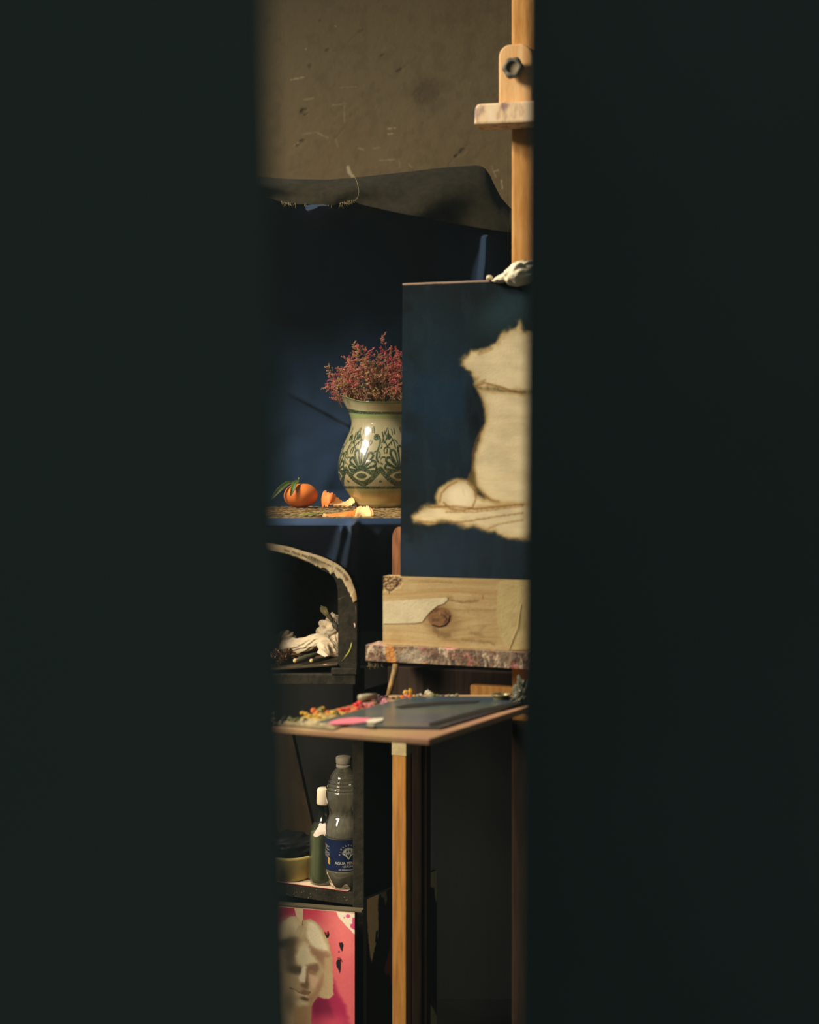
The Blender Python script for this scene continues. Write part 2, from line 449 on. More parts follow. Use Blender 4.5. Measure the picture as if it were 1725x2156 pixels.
# blue cloth over the front edge of the table
ARC_U = [(470, 1138), (540, 1141), (583, 1147), (612, 1153), (641, 1162), (676, 1172.5), (702.6, 1184), (722, 1197), (737, 1215), (745.5, 1236), (750, 1250), (752, 1268)]
def build_frontcloth():
    xs = np.linspace(450, 1010, 330); nv = 150
    vs = np.zeros((nv, len(xs), 3))
    for i, x in enumerate(xs):
        bot = 1330. if x > 752 else float(np.interp(x, [p[0] for p in ARC_U], [p[1] for p in ARC_U])) + 3
        v = np.linspace(0, 1, nv)
        y = 1090.5 + (bot - 1090.5) * v
        q = (y - 1090.5)
        mx = float(ss(762, 738, np.array([x]))[0])
        d = 2.563 - .014 * np.sin(np.clip(q / 20, 0, 1) * math.pi / 2) * (.22 + .78 * mx) + .0014 * np.clip(q - 14 - 2 * mx, 0, None)
        def ridge(pts, am, w0, w1):
            px = np.interp(y, [p[1] for p in pts], [p[0] for p in pts])
            w = np.interp(y, [pts[0][1], pts[-1][1]], [w0, w1])
            fade = ss(pts[0][1] - 6, pts[0][1] + 14, y)
            return -am * np.exp(-((x - px) / w) ** 2) * fade * (1 + (y - pts[0][1]) * .012)
        d = d + ridge(((744, 1094), (743, 1120), (735, 1165), (728, 1215)), .020, 9, 20)
        d = d + ridge(((722, 1106), (714, 1150), (701, 1195), (690, 1220)), .014, 7, 16)
        d = d + ridge(((800, 1110), (806, 1320)), .010, 14, 22) * .6
        vs[:, i, 0] = (x - HX) * d / F; vs[:, i, 1] = d; vs[:, i, 2] = E - (y - HY) * d / F
    o = mesh('table_cloth', vs.reshape(-1, 3), gridf(len(xs), nv), M_blue, None)
    tag(o, 'dark blue cloth hanging in folds over the front edge of the table', 'cloth')
build_frontcloth()

# ------------------------------------------------------------------ jug
JX, JD = 803.0, 3.30
JC = P(JX, 985, JD); JC.z = TZ
S = JD / F
def build_jug():
    y0 = HY + .0913 / S      # base row in photo pixels at that depth
    # left silhouette of the jug (x, y) in photo pixels
    sil = [(752, y0), (746, 1063), (742, 1057), (737, 1045), (729, 1033), (722, 1022), (715, 1008), (712.5, 995), (711.5, 982), (713, 968), (718, 950), (725, 932), (733, 915),
           (738, 902), (740, 890), (739, 880), (736, 868), (731, 858), (727, 852), (725, 849)]
    pr = lerpprof(sil, 15)
    yy = np.array([p[1] for p in pr]); rr = np.array([JX - p[0] for p in pr])
    nph = 640
    ph = np.linspace(0, 2 * math.pi, nph, endpoint=False)
    PH, YY = np.meshgrid(ph, yy); _, RR = np.meshgrid(ph, rr)
    PHf = PH.ravel(); yf = YY.ravel(); rf = RR.ravel()
    # phi 0 faces the camera, negative to the left
    phs = (PHf + math.pi) % (2 * math.pi) - math.pi
    # spout on the left
    dphi = np.abs(((phs + 1.50 + math.pi) % (2 * math.pi)) - math.pi)
    up = ss(890, 850, yf)
    sp = np.exp(-(dphi / .34) ** 2)
    r = rf + up * (10.5 * sp - 5 * np.exp(-((dphi - .75) / .28) ** 2))
    ylift = up * (13.5 * np.exp(-(dphi / .62) ** 2) + 1.5 * np.cos(2 * dphi))
    yv = yf - ylift
    C = np.zeros((len(yf), 3)) + np.array([152, 143, 108.])
    blend(C, .5 * ss(.4, .7, fbm(PHf * 9, yf * .05, 4)), (140, 134, 101))
    per = 2 * math.pi / 7; c0 = -.4487
    u = ((phs - c0 + per / 2) % per - per / 2) * 92.0
    v = yf
    spk = fbm(PHf * 60, yf * .65, 71, 3)
    dark = np.zeros(len(yf))
    def add(m):
        nonlocal dark; dark = np.maximum(dark, m)
    def ln(pts, w): add(ss(w + .9, w - .6, sdl(u, v, pts)))
    def lnw(pts, w):        # strokes that may cross the period border
        for o in (-per * 92, 0, per * 92): add(ss(w + .9, w - .6, sdl(u + o, v, pts)))
    def pol(pts): add(ss(.8, -.8, sdp(u, v, pts)))
    # garland: thick crescent under the eye, thinner lid above
    xs = np.linspace(-41.5, 41.5, 25)
    low = [(a, 1018 - 30 * (abs(a) / 41) ** 1.7) for a in xs]
    ln(low, 5.0)
    ln([(a, 986 + 7.0 * (abs(a) / 24) ** 1.5) for a in np.linspace(-24, 24, 15)], 3.6)
    add(ss(1.06, .96, el(u, v, 0, 1002, 28, 17)) * (el(u, v, 0, 1002, 28, 17) > 0))
    # petals: dark fan with cream drops
    pet = [(-76, 27, 4.0), (-49, 31, 4.4), (-21, 38, 4.6), (7, 44, 5.0), (34, 36, 4.6), (62, 29, 4.6), (84, 28, 4.0)]
    cream = np.zeros(len(yf))
    for ang, ln_, wd in pet:
        a = math.radians(ang); tx, ty = math.sin(a) * ln_, 990 - math.cos(a) * ln_
        bx, by = math.sin(a) * 10, 990 - math.cos(a) * 6
        dd = sdl(u, v, ((bx, by), (tx, ty)))
        t = np.clip(((u - bx) * (tx - bx) + (v - by) * (ty - by)) / ((tx - bx) ** 2 + (ty - by) ** 2), 0, 1)
        add(ss(.8, -.8, dd - (2.6 + (wd + 1.2) * t)))
    for ang, ln_, wd in pet:
        a = math.radians(ang); tx, ty = math.sin(a) * ln_, 990 - math.cos(a) * ln_
        bx, by = math.sin(a) * 13, 990 - math.cos(a) * 11
        dd = sdl(u, v, ((bx, by), (tx, ty)))
        t = np.clip(((u - bx) * (tx - bx) + (v - by) * (ty - by)) / ((tx - bx) ** 2 + (ty - by) ** 2), 0, 1)
        cream = np.maximum(cream, ss(.6, -.6, dd - (.2 + (wd - 1.6) * t)))
    dark = dark * (1 - cream)
    # eye
    x_ = np.abs(u); lid = ss(.8, -.8, np.abs(v - 1001.5) - 10.5 * np.clip(1 - (x_ / 22) ** 1.7, 0, 1) + .0) * (x_ < 22)
    dark = dark * (1 - lid)
    add(ss(1.08, .9, el(u, v, 0, 1001.5, 12.5, 5.6)))
    # triangle dots between the motifs
    for o in (-41.3, 41.3): add(ss(1.2, .8, el(u, v, o, 1013, 3.4, 2.6)))
    # thin scallops round the fan
    for ang, rad_ in ((-62, 39), (-34, 46), (-8, 53), (48, 45)):
        a = math.radians(ang); cx, cy = math.sin(a) * rad_, 990 - math.cos(a) * rad_ * 1.05
        q = el(u, v, cx, cy, 8.5, 7.5, ang)
        m = ss(2.2, 1.0, np.abs(np.hypot(u - cx, v - cy) - 7.5)) * (((u - cx) * math.sin(a) - (v - cy) * math.cos(a)) > -2)
        add(.9 * m)
    # scrolls between the fans
    lnw([(38, 975), (33, 966), (34, 955), (37, 945), (40, 935), (41, 927), (37, 920), (31, 918)], 1.9)
    add(ss(1.15, .85, el(u, v, 31, 922, 7.5, 7.0)))
    lnw([(-27, 955), (-26, 944), (-20, 936), (-13, 930), (-9, 927)], 1.3)
    add(ss(1.15, .85, el(u, v, -20, 921, 6.5, 6.0)))
    for a, b, cx, dy, w in ((46, 912, 50, 934, 1.8), (53, 910, 57, 926, 1.3), (-34, 922, -30, 909, 1.2), (-27, 913, -25, 904, 1.2), (-9, 916, -10, 906, 1.2), (-3, 914, -2, 905, 1.5), (19, 912, 17, 904, 1.4), (24, 912, 21, 901, 1.5), (-38, 934, -35, 925, 1.2), (-40, 945, -38, 938, 1.0),
                             (12, 935, 16, 928, 1.1), (17, 938, 21, 930, 1.1)):
        lnw([(a, b), ((a + cx) / 2 + 1, (b + dy) / 2), (cx, dy)], w)
    lnw([(62, 903), (63, 913), (57, 922), (53, 932), (57, 940)], 1.3)
    lnw([(63, 914), (70, 922), (75, 934), (76, 944)], 1.2)
    # bands
    add(ss(.8, -.8, np.abs(yf - 1025.5) - 2.6))
    add(ss(.8, -.8, np.abs(yf - 871.5) - 2.8))
    lg = ss(.9, -.9, np.abs(yf - 878.5) - 4.5)
    blend(C, .75 * lg, (116, 132, 78))
    blend(C, .80 * ss(1027, 1029, yf) * ss(1042, 1035, yf), (136, 128, 66))
    blend(C, ss(1034, 1042, yf) * .95, (168, 136, 74))
    blend(C, .8 * ss(1054, 1061, yf), (196, 178, 126))
    dk = np.stack([34 + 40 * ss(.5, .72, spk), 46 + 46 * ss(.5, .72, spk), 28 + 30 * ss(.5, .72, spk)], 1)
    keep = dark * (.80 + .2 * ss(.62, .45, spk))
    C = C * (1 - keep[:, None]) + dk * keep[:, None]
    blend(C, .7 * ss(853, 850.3, yf), (70, 84, 46))
    z = TZ + (y0 - yv) * S
    X = JC.x + np.sin(phs) * r * S; Yw = JC.y - np.cos(phs) * r * S
    V = np.stack([X, Yw, z], 1)
    n = len(yy)
    # inner wall: rim thickness then down inside
    top = V[(n - 1) * nph:].copy(); cen = np.array([JC.x, JC.y])
    layers = [V]; cl = [lin(np.clip(C, 0, 255))]
    for k, (sc_, dz) in enumerate(((.985, .0012), (.955, .0010), (.93, -.003), (.80, -.018), (.72, -.04), (.70, -.12), (.01, -.125))):
        l = top.copy(); l[:, :2] = cen + (l[:, :2] - cen) * sc_; l[:, 2] += dz
        layers.append(l); cl.append(lin(np.zeros((nph, 3)) + np.array([150, 146, 108.] if k > 1 else [120, 128, 84.])))
    V = np.concatenate(layers); Cc = np.concatenate(cl)
    fs = gridf(nph, n + 7, True)
    fs.append(tuple(reversed(range(nph))))
    m = attrmat('painted_glaze', .35, .3, coat=.9, bump=.08, bscale=70)
    j = empty('jug', (JC.x, JC.y, TZ), 'cream ceramic jug painted with green flowers and a spout, on the rough table', 'jug')
    mesh('body', V, fs, m, j, True, None, Cc)
    a = math.radians(118); dr = Vector((math.sin(a), -math.cos(a), 0))
    pts = [JC + dr * (58 * S) + Vector((0, 0, (y0 - 868) * S)), JC + dr * (85 * S) + Vector((0, 0, (y0 - 858) * S)), JC + dr * (108 * S) + Vector((0, 0, (y0 - 880) * S)),
           JC + dr * (112 * S) + Vector((0, 0, (y0 - 915) * S)), JC + dr * (100 * S) + Vector((0, 0, (y0 - 945) * S)), JC + dr * (84 * S) + Vector((0, 0, (y0 - 957) * S))]
    tube('handle', [Vector(p) for p in lerpprof(pts, 6)], .0075, simple('cream_glaze', (196, 190, 152), .2, .5), j, 14)
build_jug()

# ------------------------------------------------------------------ heather
def build_heather():
    rnd = random.Random(11)
    root = empty('heather_bunch', P(JX, 850, JD), 'bunch of dried pink heather standing in the painted jug', 'flowers')
    ms = [simple('heather_stem', (96, 78, 44), .9, .1), simple('heather_pink', (206, 84, 100), .8, .1), simple('heather_pale', (220, 142, 130), .8, .1),
          simple('heather_olive', (126, 118, 58), .9, .1), simple('heather_magenta', (190, 48, 84), .8, .1), simple('heather_tan', (206, 160, 104), .8, .1)]
    datas = []
    for var in range(7):
        V = []; Fs = []; Fm = []
        Lg = .050
        r2 = random.Random(var)
        def addtube(p, r, mi, n=4):
            a, b = tube_geo(p, r, n, True, len(V)); V.extend(a); Fs.extend(b); Fm.extend([mi] * len(b))
        main = [Vector((0, 0, -.03)), Vector((r2.uniform(-.003, .003), r2.uniform(-.003, .003), Lg * .5)), Vector((r2.uniform(-.006, .006), r2.uniform(-.006, .006), Lg))]
        main = [Vector(p) for p in lerpprof(main, 4)]
        addtube(main, [.0009] * (len(main) - 1) + [.0005], 0, 5)
        tw = [(main[2 + k % (len(main) - 3)], r2.uniform(0, 6.28), r2.uniform(.014, .026)) for k in range(8)]
        sites = [(p, 0) for p in main[4:]]
        for b, a, l in tw:
            e = b + Vector((math.cos(a) * .8, math.sin(a) * .8, .62)) * l
            addtube([b, (b + e) / 2 + Vector((0, 0, -.001)), e], .0005, 3)
            for t in np.linspace(.25, 1, 7): sites.append((b + (e - b) * t, 1))
        pal = [(1, 4, 2, 5), (1, 2, 2, 5), (4, 1, 1, 2), (5, 2, 3, 5), (1, 2, 5, 1), (4, 4, 1, 2), (2, 1, 3, 1)][var]
        for p, kx in sites:
            for q in range(3 if kx else 4):
                a = r2.uniform(0, 6.28); dr = Vector((math.cos(a), math.sin(a), r2.uniform(-.5, .8))).normalized()
                l = r2.uniform(.0024, .0042); w = l * r2.uniform(.28, .42)
                s = dr.cross(Vector((0, 0, 1))).normalized(); t = s.cross(dr)
                b0 = len(V); c = p + dr * .0012
                V.append(c)
                for h in range(4):
                    an = h * math.pi / 2; V.append(c + dr * l * .55 + (s * math.cos(an) + t * math.sin(an)) * w)
                V.append(c + dr * l)
                mi = 3 if r2.random() < .14 else r2.choice(pal)
                for h in range(4):
                    g = (h + 1) % 4
                    Fs.append((b0, b0 + 1 + g, b0 + 1 + h)); Fs.append((b0 + 5, b0 + 1 + h, b0 + 1 + g)); Fm += [mi, mi]
        me = bpy.data.meshes.new('sprig'); me.from_pydata([tuple(v) for v in V], [], Fs)
        for m in ms: me.materials.append(m)
        me.polygons.foreach_set('material_index', Fm); me.update(); datas.append(me)
    tips = []
    outline = [(681, 812), (690, 792), (683, 770), (712, 774), (730, 748), (748, 738), (742, 718), (762, 724), (778, 733), (800, 742), (807, 704), (812, 736), (832, 730), (852, 733), (880, 742), (905, 770), (920, 800), (910, 838), (700, 838), (716, 832), (692, 820)]
    def inside(x, y):
        return sdp(np.array([x]), np.array([y]), outline)[0]
    base = np.array([792., 862.])
    fixed = [(683, 813, 0), (690, 792, 0), (686, 770, 3), (700, 800, 1), (715, 775, 4), (722, 790, 0), (732, 752, 1), (748, 738, 0), (744, 720, 3), (760, 726, 4), (775, 735, 2), (790, 745, 6), (807, 703, 4), (812, 736, 2), (825, 731, 4), (838, 735, 5), (848, 740, 5),
             (741, 760, 1), (757, 752, 6), (770, 755, 3), (720, 806, 1), (708, 822, 1), (738, 790, 4), (750, 775, 0), (842, 765, 5), (830, 775, 5), (835, 800, 5), (843, 820, 2), (815, 765, 0), (800, 762, 2), (785, 760, 3), (765, 775, 4), (728, 828, 3)]
    for x, y, vv in fixed: tips.append((x, y, vv, rnd.uniform(-.05, -.01)))
    while len(tips) < 165:
        x = rnd.uniform(684, 915); y = rnd.uniform(716, 838)
        if inside(x, y) > -3: continue
        dep = rnd.uniform(-.055, .06)
        if el(np.array([x]), np.array([y]), 800, 806, 34, 20)[0] < 1: dep = abs(dep) + .01
        tips.append((x, y, 5 if x > 818 and rnd.random() < .6 else rnd.randrange(7), dep))
    # low sprigs over the rim
    for x, y in ((747, 838), (757, 846), (768, 842), (782, 843), (797, 838), (808, 846), (822, 842), (836, 840), (845, 846), (773, 848), (795, 848), (815, 838), (765, 832), (829, 848)):
        tips.append((x + rnd.uniform(-3, 3), y - 22, 3 if x < 790 else rnd.choice((1, 3, 6)), -.047))
    k = 0
    for x, y, vv, dep in tips:
        tip = P(x, y, JD + dep)
        low = y > 800 and dep < -.04
        bp = P(base[0] + (x - base[0]) * (.75 if low else .30), 870 if not low else 872, JD + dep * (.7 if low else .25))
        dr = ((tip - bp).normalized() + Vector((rnd.uniform(-.45, .45), rnd.uniform(-.3, .3), rnd.uniform(-.35, .2)))).normalized()
        o = bpy.data.objects.new('sprig', datas[vv]); COL.objects.link(o)
        q = Vector((0, 0, 1)).rotation_difference(dr)
        o.rotation_mode = 'QUATERNION'; o.rotation_quaternion = q @ Quaternion((0, 0, 1), rnd.uniform(0, 6.28))
        s = rnd.uniform(.42, .66) * (.6 if low else 1)
        o.scale = (s * 1.25, s * 1.25, s)
        o.location = tip - dr * .056 * s - root.location; o.parent = root; k += 1
    V = []; Fs = []
    for i in range(70):
        a = rnd.uniform(0, 6.28); r = rnd.uniform(.0, .045)
        p0 = P(JX, 875, JD) + Vector((math.cos(a) * r * .5, math.sin(a) * r * .5, 0))
        p1 = P(JX - 8, 800, JD) + Vector((math.cos(a) * r * 1.6, math.sin(a) * r * 1.1, rnd.uniform(-.02, .03)))
        a_, b_ = tube_geo([p0, (p0 + p1) / 2, p1], .0009, 4, True, len(V)); V += a_; Fs += b_
    tag(mesh('stems', V, Fs, ms[0], root), kind='stuff')
build_heather()

# ------------------------------------------------------------------ tangerine
def leaf_geo(path, width, up, fold=.25, n=9):
    """leaf blade along a path"""
    path = [Vector(p) for p in lerpprof(path, 5)]; m = len(path); V = []; up = Vector(up)
    for i, p in enumerate(path):
        t = i / (m - 1); w = width * (math.sin(math.pi * min(1, t * .93 + .06)) ** .8)
        tg = (path[min(i + 1, m - 1)] - path[max(i - 1, 0)]).normalized(); s = tg.cross(up).normalized(); nrm = s.cross(tg)
        for k in range(n):
            q = k / (n - 1) * 2 - 1
            V.append(p + s * q * w + nrm * (abs(q) * w * fold + .0006 * math.sin(i * 1.7 + k * 2.1)))
    return V, gridf(n, m)
M_leaf = simple('citrus_leaf', (86, 104, 44), .5, .35, (64, 82, 34), 60, bump=.3, bscale=200)
M_leaf2 = simple('dry_leaf_green', (118, 124, 66), .7, .2, (92, 100, 48), 60)
def solid(o, t):
    m = o.modifiers.new('thickness', 'SOLIDIFY'); m.thickness = t; m.offset = 0
def build_tangerine():
    c = P(633, 1040, 3.27); R = 35.5 * 3.27 / F
    root = empty('tangerine', (c.x, c.y, TZ), 'whole orange tangerine with stalk and two green leaves', 'fruit')
    m, N, K, b = newmat('tangerine_skin')
    b.inputs['Base Color'].default_value = L3(222, 124, 56); b.inputs['Roughness'].default_value = .5; b.inputs['Specular IOR Level'].default_value = .3
    tc = N.new('ShaderNodeTexCoord'); nz = N.new('ShaderNodeTexNoise'); nz.inputs['Scale'].default_value = 20; rp = N.new('ShaderNodeValToRGB')
    rp.color_ramp.elements[0].color = L3(232, 138, 66); rp.color_ramp.elements[1].color = L3(218, 112, 46)
    vo = N.new('ShaderNodeTexVoronoi'); vo.inputs['Scale'].default_value = 520; bp = N.new('ShaderNodeBump'); bp.inputs['Strength'].default_value = .25; bp.inputs['Distance'].default_value = .001
    K.new(tc.outputs['Object'], nz.inputs[0]); K.new(nz.outputs['Fac'], rp.inputs[0]); K.new(rp.outputs[0], b.inputs['Base Color'])
    K.new(tc.outputs['Object'], vo.inputs[0]); K.new(vo.outputs['Distance'], bp.inputs['Height']); K.new(bp.outputs[0], b.inputs['Normal'])
    V = []; n = 64; mm = 40
    for j in range(mm + 1):
        t = math.pi * j / mm
        for i in range(n):
            a = 2 * math.pi * i / n
            r = R * math.sin(t) * (1 + .015 * math.cos(5 * a) + .02 * math.sin(2 * a + 1))
            z = R * .76 * -math.cos(t)
            z -= R * .16 * math.exp(-((r / R) / .28) ** 2) * (1 if z > 0 else 0) - R * .05 * math.exp(-(r / R / .5) ** 2) * (1 if z < 0 else 0)
            z += R * .07 * math.sin(t) * math.cos(a + 1.2)
            V.append((c.x + r * math.cos(a), c.y + r * math.sin(a), TZ + R * .72 + z))
    zmin = min(v[2] for v in V); V = [(x, y, z - zmin + TZ - .0006) for x, y, z in V]
    mesh('skin', V, gridf(n, mm + 1, True), m, root)
    d = 3.27
    tube('stalk', [P(628, 1020, d - .008), P(628, 1013, d - .012), P(630, 1006, d - .014)], [.0016, .0014, .0018], M_leaf2, root, 7)
    v, f = leaf_geo([P(622, 1018, d - .012), P(608, 1017, d - .02), P(592, 1028, d - .03), P(580, 1041, d - .035), P(571, 1052, d - .035)], .0062, (.2, -.8, .5), .35)
    solid(mesh('leaf', v, f, M_leaf, root), .0005)
    v, f = leaf_geo([P(629, 1012, d - .022), P(621, 1018, d - .034), P(617, 1030, d - .045), P(612, 1044, d - .043)], .0062, (-.2, -1, .2), .35)
    solid(mesh('leaf', v, f, M_leaf, root), .0005)
build_tangerine()

# ------------------------------------------------------------------ peels
M_po = simple('peel_outside', (236, 134, 62), .55, .3, (226, 116, 48), 60, bump=.3, bscale=500)
M_pi = simple('peel_inside', (246, 204, 148), .85, .1, (238, 178, 116), 55, bump=.4, bscale=200)
def ribbon(name, cs, sides, nrm, thick, bulge, parent, inner_up=True, nseg=11, seed=1):
    """curved strip: centres, half-width vectors, outward normals"""
    m = len(cs); V = []
    for L in (0, 1):
        for i in range(m):
            for k in range(nseg):
                q = k / (nseg - 1) * 2 - 1
                jag = 1 + .14 * (math.sin(i * 1.9 + (q > 0) * 2 + seed) + math.sin(i * .7 + seed)) * abs(q)
                p = Vector(cs[i]) + Vector(sides[i]) * q * jag - Vector(nrm[i]) * bulge[i] * q * q
                V.append(p - Vector(nrm[i]) * (thick * L))
    fs = gridf(nseg, m); fm = [0] * len(fs); n = m * nseg
    g = [tuple(reversed([a + n for a in f])) for f in gridf(nseg, m)]; fm += [1] * len(g); fs += g
    rim = [(i * nseg) for i in range(m)] + [((m - 1) * nseg + k) for k in range(1, nseg)] + [(i * nseg + nseg - 1) for i in range(m - 2, -1, -1)] + [k for k in range(nseg - 2, 0, -1)]
    for a, b in zip(rim, rim[1:] + rim[:1]): fs.append((b, a, a + n, b + n)); fm.append(1)
    return mesh(name, V, fs, [M_po, M_pi], parent, True, fm)
def peel(name, spec, d, label, seed):
    cs = []; sd = []; nr = []; bl = []
    raw = [np.array(s, float) for s in spec]
    for s in lerpprof(raw, 5):
        x, y, dd, wx, wy, wd, nx, ny, nz, b = s
        cs.append(P(x, y, d + dd)); sd.append(Vector((wx * d / F, wd, -wy * d / F))); nr.append(Vector((nx, ny, nz)).normalized()); bl.append(b)
    r = empty(name, (cs[0].x, cs[0].y, TZ), label, 'peel')
    ribbon('rind', cs, sd, nr, .0022, bl, r, True, 11, seed)
# columns: x, y, depth shift, half-width x, y(px), depth, normal xyz, bulge
peel('tangerine_peel', [(677, 1050, -.01, 1, -15, .004, -1, -.3, .1, .004), (684, 1050, -.022, 3, -15.5, .004, -.5, -1, .1, .004), (696, 1052, -.03, 5, -12, .006, .2, -1, .2, .004),
                        (706, 1058, -.02, 6, -8, .01, .3, .5, -1, .002), (716, 1062, -.012, 3, -4, .012, 0, .4, -1, .001), (728, 1060, -.01, 1, -5, .014, -.2, .4, -1, -.002), (740, 1055, -.012, -2, -7, .012, -.6, .5, -1, -.003), (744, 1052, -.012, -4, -5, .01, -.8, .4, -.7, -.002)],
     3.27, 'curled tangerine peel standing between the tangerine and the jug', 1)
peel('tangerine_peel', [(680, 1084.5, 0, 0, -2, .006, 0, -.2, -1, -.001), (695, 1084, 0, 0, -2.5, .007, 0, -.5, 1, .001), (712, 1082, 0, 0, -3.5, .009, 0, -.6, 1, .002), (730, 1080, 0, 0, -4.5, .010, 0, -.8, .8, .003),
                        (744, 1079, .002, 2, -7, .010, .1, -1, .3, .003), (758, 1076, .008, 3, -10, .008, .2, .9, -.5, -.004), (770, 1076, .006, 1, -11, .006, .1, .9, -.4, -.004), (780, 1077, -.002, -2, -9.5, .004, -.8, .7, -.3, -.003), (783, 1078, -.008, -2, -7, .003, -1, .3, 0, -.001)],
     2.70, 'long strip of tangerine peel curling into a cup at the front edge of the table', 4)
v, f = leaf_geo([P(634, 1086.3, 2.66), P(655, 1083.5, 2.70), P(675, 1081.5, 2.73), P(698, 1080, 2.76)], .014, (0, 0, 1), .12)
o = mesh('fallen_leaf', v, f, M_leaf2, None); solid(o, .0005)
tag(o, 'flat green leaf lying on the table beside the long peel strip', 'leaf')
tag(tube('dry_stalk', [P(613, 1088, 2.63), P(618, 1084.5, 2.64), P(625, 1083, 2.66), P(627, 1085.5, 2.64)], .0007, M_leaf2, None, 6), 'tiny dry stalk on the table front left of the fallen leaf', 'stalk')

# ------------------------------------------------------------------ easel
th = math.atan(.374)
EU = Vector((math.cos(th), -math.sin(th), 0)); EN = Vector((-math.sin(th), -math.cos(th), 0)); EZ = Vector((0, 0, 1))
EO = P(1112, 985, 2.47); EO.z = 0
def EP(x, y, b):
    """point seen at photo pixel (x, y) on the easel's plane b metres in front of the mast axis"""
    return rayplane(x, y, EO + EN * b, EN)
ez = empty('easel', (EO.x, EO.y, 0), 'wooden studio easel with paint-crusted ledge holding the dark still life painting', 'easel')
MR = .0235
box('mast', EO - EU * MR - EN * MR + EZ * 1.06, EU * MR * 2, EN * MR * 2, EZ * 1.39, M_mast, ez, .006, 3)
box('mast_shaded_foot', EO - EU * MR - EN * MR, EU * MR * 2, EN * MR * 2, EZ * 1.0598, M_darkwood, ez, .006, 3)  # lower mast coloured darker to stand for the shade on it
# clamp at the top
def profile_slab(name, pts, b0, b1, mat, parent, bev=.0015):
    bm = bmesh.new()
    f0 = [bm.verts.new(EP(x, y, b1)) for x, y in pts]
    n = EN * (b0 - b1)
    f1 = [bm.verts.new(v.co + n) for v in f0]
    bm.faces.new(f0); bm.faces.new(list(reversed(f1)))
    for i in range(len(f0)):
        j = (i + 1) % len(f0); bm.faces.new((f0[j], f0[i], f1[i], f1[j]))
    bmesh.ops.recalc_face_normals(bm, faces=bm.faces[:])
    if bev:
        ed = [e for e in bm.edges if (e.verts[0] in f0) == (e.verts[1] in f0)]
        bmesh.ops.bevel(bm, geom=ed, offset=bev, segments=2, profile=.6, affect='EDGES')
    return bmobj(name, bm, mat, parent)
cl = [(1050, 226), (1050, 121)] + [(1050 + 26 * (1 - math.cos(a)), 121 - 28 * math.sin(a)) for a in np.linspace(.2, math.pi / 2, 8)] + [(1092, 92)] + [(1120 - 26 * (1 - math.sin(a)), 120 - 29 * math.cos(a)) for a in np.linspace(.1, math.pi / 2, 7)] + [(1120, 222)]
profile_slab('clamp_plate', cl, MR, MR + .022, M_clamp, ez, .003)
def build_crossbar():
    pts = [(998, 262), (998.5, 234), (1000, 226), (1004, 220), (1010, 217.5), (1040, 216), (1110, 211.5), (1160, 208), (1168, 214), (1171, 228), (1171, 252), (1110, 257), (1050, 260)]
    m, N, K, b = newmat('stained_crossbar')
    tc = N.new('ShaderNodeTexCoord'); nz = N.new('ShaderNodeTexNoise'); nz.inputs['Scale'].default_value = 55; nz.inputs['Detail'].default_value = 3
    rp = N.new('ShaderNodeValToRGB'); e = rp.color_ramp.elements
    e[0].position = .35; e[0].color = L3(150, 118, 104); e[1].position = .5; e[1].color = L3(240, 208, 160)
    x = e.new(.70); x.color = L3(244, 220, 184)
    mp = N.new('ShaderNodeMapping'); mp.inputs['Scale'].default_value = (1, 1, .45)
    K.new(tc.outputs['Object'], mp.inputs[0]); K.new(mp.outputs[0], nz.inputs[0]); K.new(nz.outputs['Fac'], rp.inputs[0]); K.new(rp.outputs[0], b.inputs['Base Color'])
    b.inputs['Roughness'].default_value = .6
    profile_slab('clamp_crossbar', pts, MR - .0, MR + .050, m, ez, .004)
build_crossbar()
def build_knob():
    c = EP(1086, 148, MR + .022)
    n = 70; V = []
    prof = [(0.010, 0), (.010, .006), (.0155, .007), (.0175, .010), (.0178, .017), (.0162, .020), (.0105, .0212), (.0095, .0200), (.0088, .0178), (.0001, .0176)]
    for r, h in prof:
        for k in range(n):
            a = 2 * math.pi * k / n
            rr = r * (1 + (.065 * math.cos(6 * a) if r > .013 else 0))
            V.append(c + EU * math.cos(a) * rr + EZ * math.sin(a) * rr + EN * h)
    fs = gridf(n, len(prof), True); fm = [0] * (n * 8) + [1] * n
    mesh('knob', V, fs, [M_knob, M_knob2], ez, True, fm)
build_knob()
